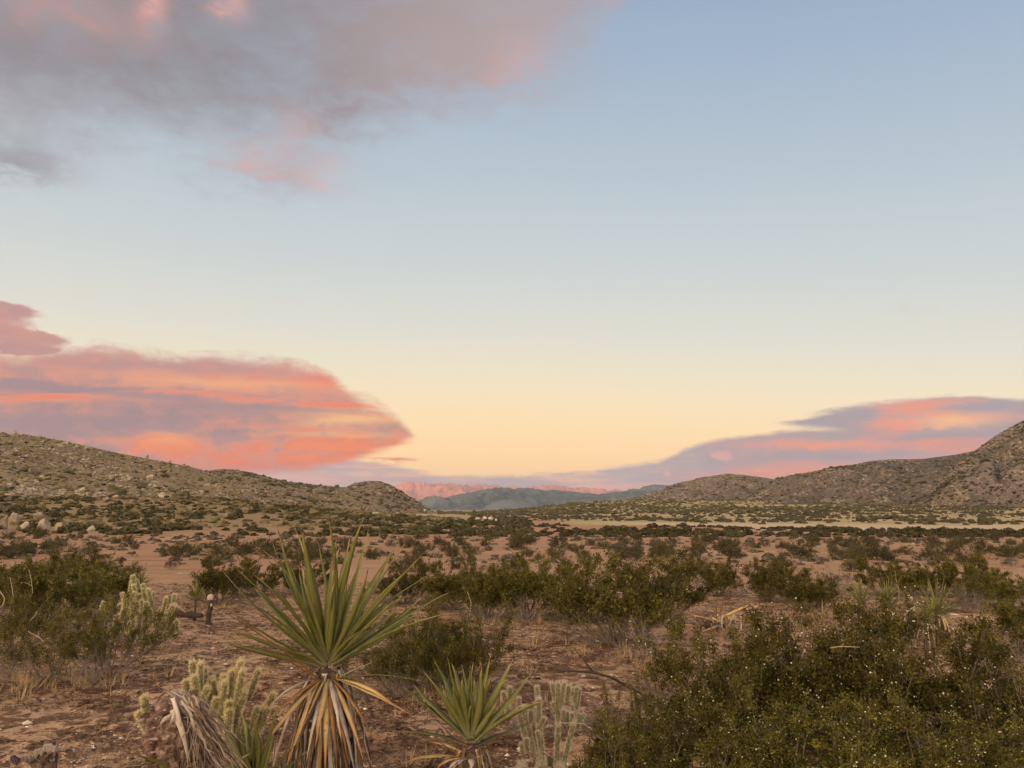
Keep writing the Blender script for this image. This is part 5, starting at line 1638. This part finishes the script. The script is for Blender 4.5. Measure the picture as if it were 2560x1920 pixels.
branch('fallen_branch', 'dark fallen branch arching over the gravel right of the cholla', [(1382, 1676), (1440, 1678), (1483, 1681), (1530, 1694), (1580, 1722), (1615, 1740)], 7.2, [.004, .008, .012, .012, .012, .010], M['dark_wood'], group='loose dead branches', side=[(2, 1432, 1618, .007)])
branch('bleached_branch', 'bleached bent branch at the left edge, nearest the border', [(-30, 1450), (0, 1478), (12, 1496), (8, 1512), (-12, 1530)], 11.5, [.012, .010, .008], M['bleached'], group='loose dead branches')
branch('bleached_branch', 'tall curved bleached stick rising in front of the left bushes', [(25, 1442), (30, 1470), (34, 1495), (27, 1515), (8, 1537)], 11.8, [.005, .008, .009], M['bleached'], group='loose dead branches')
branch('bleached_branch', 'thin bleached stick in front of the bush right of the left edge branches', [(72, 1423), (78, 1448), (80, 1465), (82, 1482), (75, 1492)], 12.2, [.004, .006, .007], M['bleached'], group='loose dead branches', side=[(2, 56, 1455, .004)])
branch('bleached_branch', 'forked bleached stick low in the loose left bush', [(75, 1552), (90, 1536), (92, 1530)], 10.5, [.006, .008, .006], M['bleached'], group='loose dead branches')
branch('bleached_branch', 'bleached stick leaning on the loose bush in the lower left', [(68, 1575), (75, 1582), (100, 1594), (112, 1608)], 9.6, [.005, .008, .008], M['bleached'], group='loose dead branches')
branch('bleached_branch', 'bleached crooked stick at the foot of the golden cholla', [(262, 1548), (260, 1566), (268, 1582), (273, 1598)], 9.9, [.004, .008, .007], M['bleached'], group='loose dead branches', side=[(1, 280, 1560, .005)])
branch('bleached_branch', 'pale upright stick right of the big yucca leaf tips', [(1168, 1478), (1178, 1505), (1176, 1530), (1170, 1548)], 12.8, [.005, .008, .009], M['bleached'], group='loose dead branches', side=[(2, 1163, 1516, .006)])
branch('bleached_branch', 'thin pale stick hanging by the right leaves of the big yucca', [(1045, 1512), (1052, 1535), (1055, 1560)], 9.0, [.004, .006, .006], M['bleached'], group='loose dead branches')
branch('bleached_branch', 'tall thin pale stalk standing among the far yuccas', [(2237, 1425), (2240, 1450), (2248, 1475), (2247, 1522)], 12.6, [.003, .006, .008], M['bleached'], group='loose dead branches')
branch('bleached_branch', 'pale branch slanting up between the post and the far yuccas', [(2255, 1545), (2272, 1525), (2300, 1508)], 11.9, [.010, .012, .008], M['bleached'], group='loose dead branches', side=[(1, 2290, 1522, .006)])
branch('bleached_branch', 'pale level stick lying on top of the thicket', [(2075, 1620), (2100, 1616), (2150, 1618)], 5.9, [.004, .006, .003], M['bleached'], group='loose dead branches')
branch('bleached_branch', 'pale twig hooked over the low sprig right of the grey cholla', [(1392, 1807), (1440, 1808), (1458, 1809), (1480, 1822)], 4.7, [.003, .004, .003], M['bleached'], group='loose dead branches', side=[(1, 1412, 1822, .002)])
branch('bleached_branch', 'curved pale twig left of the thicket near the ground', [(1490, 1838), (1505, 1848), (1540, 1850), (1565, 1838)], 4.9, [.003, .004, .002], M['bleached'], group='loose dead branches')
branch('fallen_log', 'short dark log lying beside the little yucca and the charred stump', [(440, 1531, .1), (462, 1536), (480, 1538), (505, 1539)], 15.9, [.055, .065, .06, .045], M['dark_wood'], cat='log')
branch('bleached_branch', 'pale broken branch leaning on the short dark log', [(443, 1513, .1), (455, 1524), (464, 1531)], 15.7, [.035, .03, .02], M['twig'], group='loose dead branches')


def post(label, px, py_top, py_base, d, w_, capmat, name='charred_stump', cat='stump'):
    q = P(px, py_base, d); gz = float(G(q[0], q[1]))
    h = P(px, py_top, d)[2] - gz
    e = tag(empty(name, (q[0], q[1], gz)), label, cat)
    r = np.random.default_rng(int(px))
    zs = np.linspace(-.02, h * .8, 7)
    V, Q, T = tube(np.stack([r.normal(0, .008, 7), r.normal(0, .008, 7), zs], -1), w_ * r.uniform(.8, 1.15, 7), 10)
    mb = MB(); mb.put(V, Q, T); obj('trunk', mb.mesh('trunk', [M['dark_wood']], False), e)
    V, F = rock(int(px), 1, 1.0, 4); obj('broken_top', mesh('broken_top', V * [w_ * 1.05, w_ * .95, h * .13], [F], [capmat]), e, (0, 0, h * .88))
    V, F = rock(int(px) + 3, 1, 1.0, 4); obj('pale_scar', mesh('pale_scar', V * [w_ * .55, w_ * .5, h * .08], [F], [capmat]), e, (w_ * .6, -w_ * .6, h * .66))


post('charred dark stump with a white broken top beside the little yucca', 523, 1486, 1543, 15.4, .055, M['bleached'])
post('dark post with a pale cap standing between the far yuccas', 2277, 1488, 1535, 13.4, .055, M['bleached'], 'capped_post', 'post')


# broken yucca of straw coloured splinters above the thicket
def wreck():
    d = 9.6
    r = np.random.default_rng(51)
    q = ground_at(1790, 1580)
    d = q[1]
    e = tag(empty('broken_yucca', q), 'broken dead yucca of straw and orange splinters above the thicket', 'dead yucca')
    K = (960 / 2212.0, 1600, 1350)
    for x, y, x1, y1, wd, mt in [(440, 365, 425, 490, .06, 'dry_rust'), (662, 358, 455, 455, .05, 'dry_gold'), (245, 422, 420, 465, .04, 'dry_gold'), (330, 440, 470, 480, .05, 'dry_gold'), (175, 495, 300, 490, .025, 'dry_gold'), (590, 470, 470, 440, .05, 'dry_gold'), (480, 350, 455, 440, .03, 'dry_rust'),
                             (640, 440, 520, 480, .02, 'dry_brown'), (390, 400, 450, 430, .02, 'dry_white')]:
        leaf_part('splinter', e, q, M[mt], P(*cr(x1, y1, *K), d), (P(*cr(x, y, *K), d) + P(*cr(x1, y1, *K), d)) / 2 + [0, -.05, .02], P(*cr(x, y, *K), d - .1), wd, np.array([.1, -1, .3]), 8, .12, .12, .4)
    for k in range(34):
        a = P(*cr(480 + r.normal(0, 50), 450 + r.normal(0, 14), *K), d + r.normal(0, .1)); b_ = P(*cr(510 + r.normal(0, 85), 530 + r.normal(10, 25), *K), d + r.normal(-.1, .15))
        leaf_part('splinter', e, q, M[['dry_grey', 'dry_gold', 'dry_white', 'dry_rust'][k % 4]], a, (a + b_) / 2 + r.normal(0, .05, 3), b_, r.uniform(.02, .045), np.array([.1, -1, .3]), 8, .15, .1, r.normal(0, .8))
    V, F = rock(91, 2, .8, 3); o = obj('root_clump', mesh('root_clump', V * [.22, .18, .16], [F], [M['yucca_trunk']]), e, (0, 0, .08))


wreck()

# ---------------------------------------------------------------- boulders one can tell apart
BR = [mesh('granite_boulder', *(lambda v, f: (v, [f]))(*rock(600 + k, 2, .85, 22, .10)), [M['granite']]) for k in range(6)]
PR = [mesh('pale_boulder', *(lambda v, f: (v, [f]))(*rock(640 + k, 2, .6, 20, .10)), [M['pale_granite']]) for k in range(4)]


def boulder(px, py_top, py_base, wpx, d, label, group, protos=BR, tall=1.0):
    r = random.Random(int(px * 7 + py_top))
    q = on_ground(px, d) if py_base is None else P(px, py_base, d)
    s_ = wpx / 2 * d / FPX
    hz = (py_base - py_top) * d / FPX if py_base else s_
    o = obj('granite_boulder', protos[r.randrange(len(protos))], None, q + np.array([0, 0, hz * .35]), r.uniform(0, 6), (s_, s_ * r.uniform(.8, 1.1), hz * .75 * tall))
    return tag(o, label, 'boulder', group)


g_ = 'granite boulders of the outcrop at the left edge'
for px, t_, b_, w_, lab in [(35, 1274, 1312, 34, 'tall rounded granite boulder at the left end of the outcrop'), (8, 1285, 1325, 30, 'granite boulder of the outcrop cut by the left edge'), (95, 1272, 1300, 34, 'peaked pale boulder at the top of the outcrop'),
                            (110, 1296, 1330, 30, 'boulder in the middle of the outcrop below the peaked one'), (150, 1298, 1332, 34, 'broad flat faced boulder right of the outcrop middle'), (190, 1312, 1334, 22, 'pale small boulder near the right end of the outcrop'),
                            (228, 1310, 1330, 26, 'pale slab at the right end of the outcrop'), (62, 1300, 1322, 28, 'low boulder between the tall rounded one and the peaked one'), (130, 1325, 1352, 40, 'pale low slab in front of the outcrop'), (20, 1318, 1340, 30, 'low broken boulder at the left front of the outcrop'), (170, 1330, 1350, 22, 'small boulder in front of the flat faced one')]:
    boulder(px, t_, b_, w_, 108 + rb.uniform(-5, 6), lab, g_)
g_ = 'boulders standing on the crest of the left hill'
for px, t_, b_, w_, lab in [(37, 1072, 1088, 10, 'upright boulder standing on the crest of the left hill'), (8, 1076, 1090, 22, 'flat dark boulder on the crest at the left edge'), (98, 1088, 1097, 10, 'small boulder on the crest right of the upright one'), (134, 1095, 1106, 12, 'boulder halfway along the visible crest'),
                            (168, 1099, 1112, 17, 'big dark boulder on the crest, largest after the flat one'), (184, 1106, 1116, 12, 'dark boulder just right of the biggest crest boulder'), (212, 1109, 1122, 10, 'pointed boulder at the break of the crest'), (368, 1134, 1146, 11, 'dark round boulder low on the crest above the pale rocks'),
                            (425, 1148, 1160, 9, 'small boulder on the lower crest of the left hill')]:
    boulder(px, t_, b_, w_, 425 + (px > 250) * 70, lab, g_)
g_ = 'pale boulders on the face of the left hill'
places = [(84, 1119, 9), (112, 1117, 12), (148, 1114, 30), (190, 1119, 18), (215, 1122, 22), (250, 1133, 20), (132, 1131, 12), (195, 1150, 14), (285, 1175, 16), (300, 1187, 18), (320, 1183, 14), (345, 1200, 16), (335, 1192, 12), (378, 1187, 12), (268, 1190, 13), (310, 1207, 16), (298, 1222, 18), (262, 1224, 12), (400, 1232, 16), (430, 1236, 14), (385, 1236, 14), (372, 1238, 11),
          (20, 1180, 14), (5, 1178, 16), (40, 1185, 11), (520, 1196, 13), (505, 1192, 10), (458, 1195, 10), (230, 1212, 14), (460, 1160, 9), (440, 1165, 9), (600, 1210, 10), (618, 1215, 12), (608, 1224, 10)]
rows = sorted(range(len(places)), key=lambda i: (places[i][1] // 30, places[i][0]))
band = {1110 // 30: 'just under the crest', 1140 // 30: 'high', 1170 // 30: 'halfway up', 1200 // 30: 'low', 1230 // 30: 'near the foot'}
byband = {}
for i in rows: byband.setdefault(places[i][1] // 30, []).append(i)
for bk, I in byband.items():
    for n_i, i in enumerate(I):
        px, py, w_ = places[i]
        H = LH if px < 470 else LM
        # find the spot of the hill surface seen at this pixel
        rr_ = ray(px, py); a_ = rr_[0] / rr_[1]; e_ = rr_[2] / rr_[1]
        ci = int(np.argmin(np.abs(H.a - a_)))
        el = (H.Z[ci, :H.nS] - CAMZ) / H.Y[ci, :H.nS]
        si = int(np.argmax(el >= e_))
        dd = float(H.Y[ci, si])
        left = XL = 'left end' if px < 60 else 'left part' if px < 180 else 'middle' if px < 330 else 'right part' if px < 450 else 'right end'
        size = 'broad' if w_ >= 17 else 'small' if w_ <= 11 else 'mid sized'
        lab = '%s pale boulder %s on left hill, %s' % (size, band.get(bk, 'low'), left)
        n_same = sum(1 for o in bpy.data.objects if o.get('label', '').startswith(lab))
        lab += ['', ', next one right', ', third rightward', ', fourth rightward', ', fifth rightward', ', sixth rightward'][n_same]
        boulder(px, py - w_ * .3, py + w_ * .3, w_, dd - .5, lab, g_, BR if rb.random() < .7 else PR)
g_ = 'white boulders at the far end of the plain'
for px, t_, b_, w_, lab in [(1195, 1290, 1300, 16, 'leftmost white boulder at the far end of the plain'), (1212, 1288, 1299, 14, 'white boulder second from the left at the far end of the plain'), (1226, 1289, 1300, 16, 'white boulder in the middle of the far pale heap'), (1206, 1297, 1304, 14, 'white boulder lowest in the far pale heap'),
                            (1240, 1295, 1303, 12, 'white boulder at the right end of the far pale heap'), (1062, 1268, 1280, 8, 'small white boulder at the foot of the rounded knoll'), (972, 1285, 1291, 14, 'white slab lying below the rounded knoll'), (940, 1278, 1286, 24, 'long pale boulder below the rounded knoll')]:
    boulder(px, t_, b_, w_, 190, lab, g_, PR)
g_ = 'pale flat stones lying on the open plain'
for px, py, w_, lab in [(2286, 1360, 22, 'white flat stone on the plain below the right peak, upper left of two'), (2408, 1373, 16, 'white flat stone on the plain near the right edge, smaller of two'), (2168, 1349, 16, 'white flat stone by the dense belt below the long middle hillside'), (1545, 1391, 15, 'pale flat stone on the open plain below the blue mountain'), (2160, 1424, 14, 'pale flat stone just above the far bush row on the right'), (2530, 1393, 30, 'long pale stone streak near the right edge'), (452, 1434, 16, 'pale flat stone across the sandy track')]:
    q = ground_at(px, py); s_ = w_ / 2 * q[1] / FPX
    tag(obj('flat_stone', PR[int(px) % 4], None, q, 0.3 * (px % 5), (s_, s_ * .8, s_ * .30)), lab, 'stone', g_)
q = ground_at(2467, 1578)
tag(obj('dark_stone', BR[2], None, q + np.array([0, 0, .02]), 0, (.045, .045, .04)), 'small black stone on the bare ground right of the thicket', 'stone')
bpy.data.objects['dark_stone'].active_material_index = 0
q = ground_at(570, 1572)
tag(obj('low_dark_tuft', TWIG[1], None, q, 0, (.16, .16, .12)), 'low dark tuft on the gravel left of the big yucca', 'tuft')

# ====================================================================== what nobody could count on the ground
def pixground(n, r, lo=1500, hi=2060, x0=-150, x1=2700, near=4.2, far=26.0):
    d = np.sqrt(r.uniform(near ** 2, far ** 2, n)) if False else np.exp(r.uniform(math.log(near), math.log(far), n))
    px = r.uniform(x0, x1, n)
    x = (px - 1280) / FPX / cos(PITCH) * d
    return np.stack([x, d, G(x, d)], -1)


r = np.random.default_rng(91)
def chip(seed):
    r = np.random.default_rng(seed)
    V = np.array([(1, 0, 0), (0, 1, 0), (-1, 0, 0), (0, -1, 0), (0, 0, .6), (0, 0, -.6)], float) * r.uniform(.7, 1.25, (6, 1)) + r.normal(0, .14, (6, 3))
    return V, np.array([(0, 1, 4), (1, 2, 4), (2, 3, 4), (3, 0, 4), (1, 0, 5), (2, 1, 5), (3, 2, 5), (0, 3, 5)])


PB = [chip(700 + k) for k in range(8)]
p_ = pixground(90000, r, far=26)
f_ = fbm(p_[:, 0] * .9, p_[:, 1] * .9, 71, 4) + r.normal(0, .16, len(p_))
p_ = p_[np.argsort(-f_)[:44000]]
s_ = .0062 * np.exp(r.normal(0, .60, len(p_))) * (p_[:, 1] / 6) ** .35
V, F, A = scatter(PB, p_ + np.array([0, 0, .004]), np.stack([s_ * r.uniform(1, 1.7, len(s_)), s_, s_ * .7], -1), r.uniform(0, 6.28, len(p_)))
tag(obj('gravel', mesh('gravel', V, [F], [M['pebble']])), 'pale gravel and pebbles scattered over the near ground', 'gravel', kind='stuff')
# dark litter: low mats of dead stems and crust
def mat_clump(seed):
    r = np.random.default_rng(seed); n = 9
    a = r.uniform(0, 6.28, n); c = np.stack([r.normal(0, .6, n), r.normal(0, .5, n), r.uniform(.0, .22, n)], -1)
    d_ = np.stack([np.cos(a), np.sin(a), r.normal(0.12, .25, n)], -1) * r.uniform(.4, .9, (n, 1)); s2 = np.stack([-np.sin(a), np.cos(a), r.normal(0, .3, n)], -1) * r.uniform(.08, .2, (n, 1))
    V = np.stack([c - d_ * .5 - s2, c + d_ * .5, c - d_ * .2 + s2 * 1.6 + [0, 0, .12]], 1).reshape(-1, 3)
    return V, np.arange(n * 3).reshape(-1, 3)


MC = [mat_clump(720 + k) for k in range(6)]
p_ = pixground(44000, r, far=30)
f_ = fbm(p_[:, 0] * 1.8, p_[:, 1] * 1.8, 61, 4) + r.normal(0, .18, len(p_))
p_ = p_[np.argsort(-f_)[:30000]]
s_ = .035 * np.exp(r.normal(0, .4, len(p_))) * (p_[:, 1] / 6) ** .25
V, F, A = scatter(MC, p_ + np.array([0, 0, .006]), np.stack([s_ * 1.3, s_, s_ * .8], -1), r.uniform(0, 6.28, len(p_)))
tag(obj('plant_litter', mesh('plant_litter', V, [F], [M['litter']])), 'dark brown dead plant litter matted over the near ground', 'litter', kind='stuff')
# straw: thin dry grass round the bush feet
def tuft(seed):
    r = np.random.default_rng(seed); n = 16
    a = r.uniform(0, 6.28, n); lean = np.abs(r.normal(.55, .35, (n, 1)))
    b_ = np.stack([np.cos(a), np.sin(a), np.zeros(n)], -1); base = b_ * r.uniform(0, .25, (n, 1))
    L = r.uniform(.5, 1.1, (n, 1)); tip = base + b_ * lean * L + np.array([0, 0, 1]) * L * np.clip(1 - lean * .5, .1, 1)
    s2 = np.stack([-np.sin(a), np.cos(a), np.zeros(n)], -1) * .022
    V = np.stack([base - s2, base + s2, tip], 1).reshape(-1, 3)
    return V, np.arange(n * 3).reshape(-1, 3)


TF = [tuft(740 + k) for k in range(5)]
pos = []
for cx, cy, sx_, n in [(130, 1715, 120, 60), (300, 1700, 110, 35), (40, 1690, 70, 25), (1500, 1640, 160, 45), (1100, 1745, 120, 70), (1290, 1560, 170, 60), (545, 1520, 90, 50), (2080, 1545, 90, 130), (1860, 1590, 130, 120), (2420, 1600, 120, 60), (1650, 1700, 80, 60), (700, 1600, 160, 40), (190, 1590, 120, 130), (620, 1720, 60, 20)]:
    for _ in range(n):
        pos.append(ground_at(cx + r.normal(0, sx_ * .6), cy + r.normal(0, 13)) if False else None)
        q0 = P(cx, cy, 1.0)
    g0 = ground_at(cx, cy); k = g0[1] / FPX
    xx = g0[0] + r.normal(0, sx_ * .6, n) * k; yy = g0[1] + r.normal(0, .45, n)
    pos = [q for q in pos if q is not None]
    pos += list(np.stack([xx, yy, G(xx, yy)], -1))
xx = pixground(500, r, far=26)
pos = np.vstack([np.array(pos), xx])
s_ = .12 * np.exp(r.normal(0, .4, len(pos)))
V, F, A = scatter(TF, pos, np.stack([s_, s_, s_], -1), r.uniform(0, 6.28, len(pos)))
tag(obj('dry_grass', mesh('dry_grass', V, [F], [M['straw']])), 'thin dry straw grass round the feet of the bushes', 'grass', kind='stuff')

# ====================================================================== air
def haze_box():
    V = np.array([(x, y, z) for x in (-16000, 16000) for y in (-2500, 21000) for z in (-6.0, 720.0)], float)
    Q = [(0, 1, 3, 2), (4, 6, 7, 5), (0, 4, 5, 1), (2, 3, 7, 6), (0, 2, 6, 4), (1, 5, 7, 3)]
    m_ = bpy.data.materials.new('haze')
    m_.use_nodes = True
    nt = m_.node_tree
    nt.nodes.clear()
    out = nt.nodes.new('ShaderNodeOutputMaterial')
    pv = nt.nodes.new('ShaderNodeVolumePrincipled')
    pv.inputs['Color'].default_value = (0.80, 0.88, 1.0, 1)
    pv.inputs['Density'].default_value = 3.2e-5
    pv.inputs['Anisotropy'].default_value = 0.2
    nt.links.new(pv.outputs[0], out.inputs['Volume'])
    return tag(obj('haze', mesh('haze', V, [Q], [m_])), 'thin blue evening haze filling the valley', 'haze', kind='stuff')


haze_box()
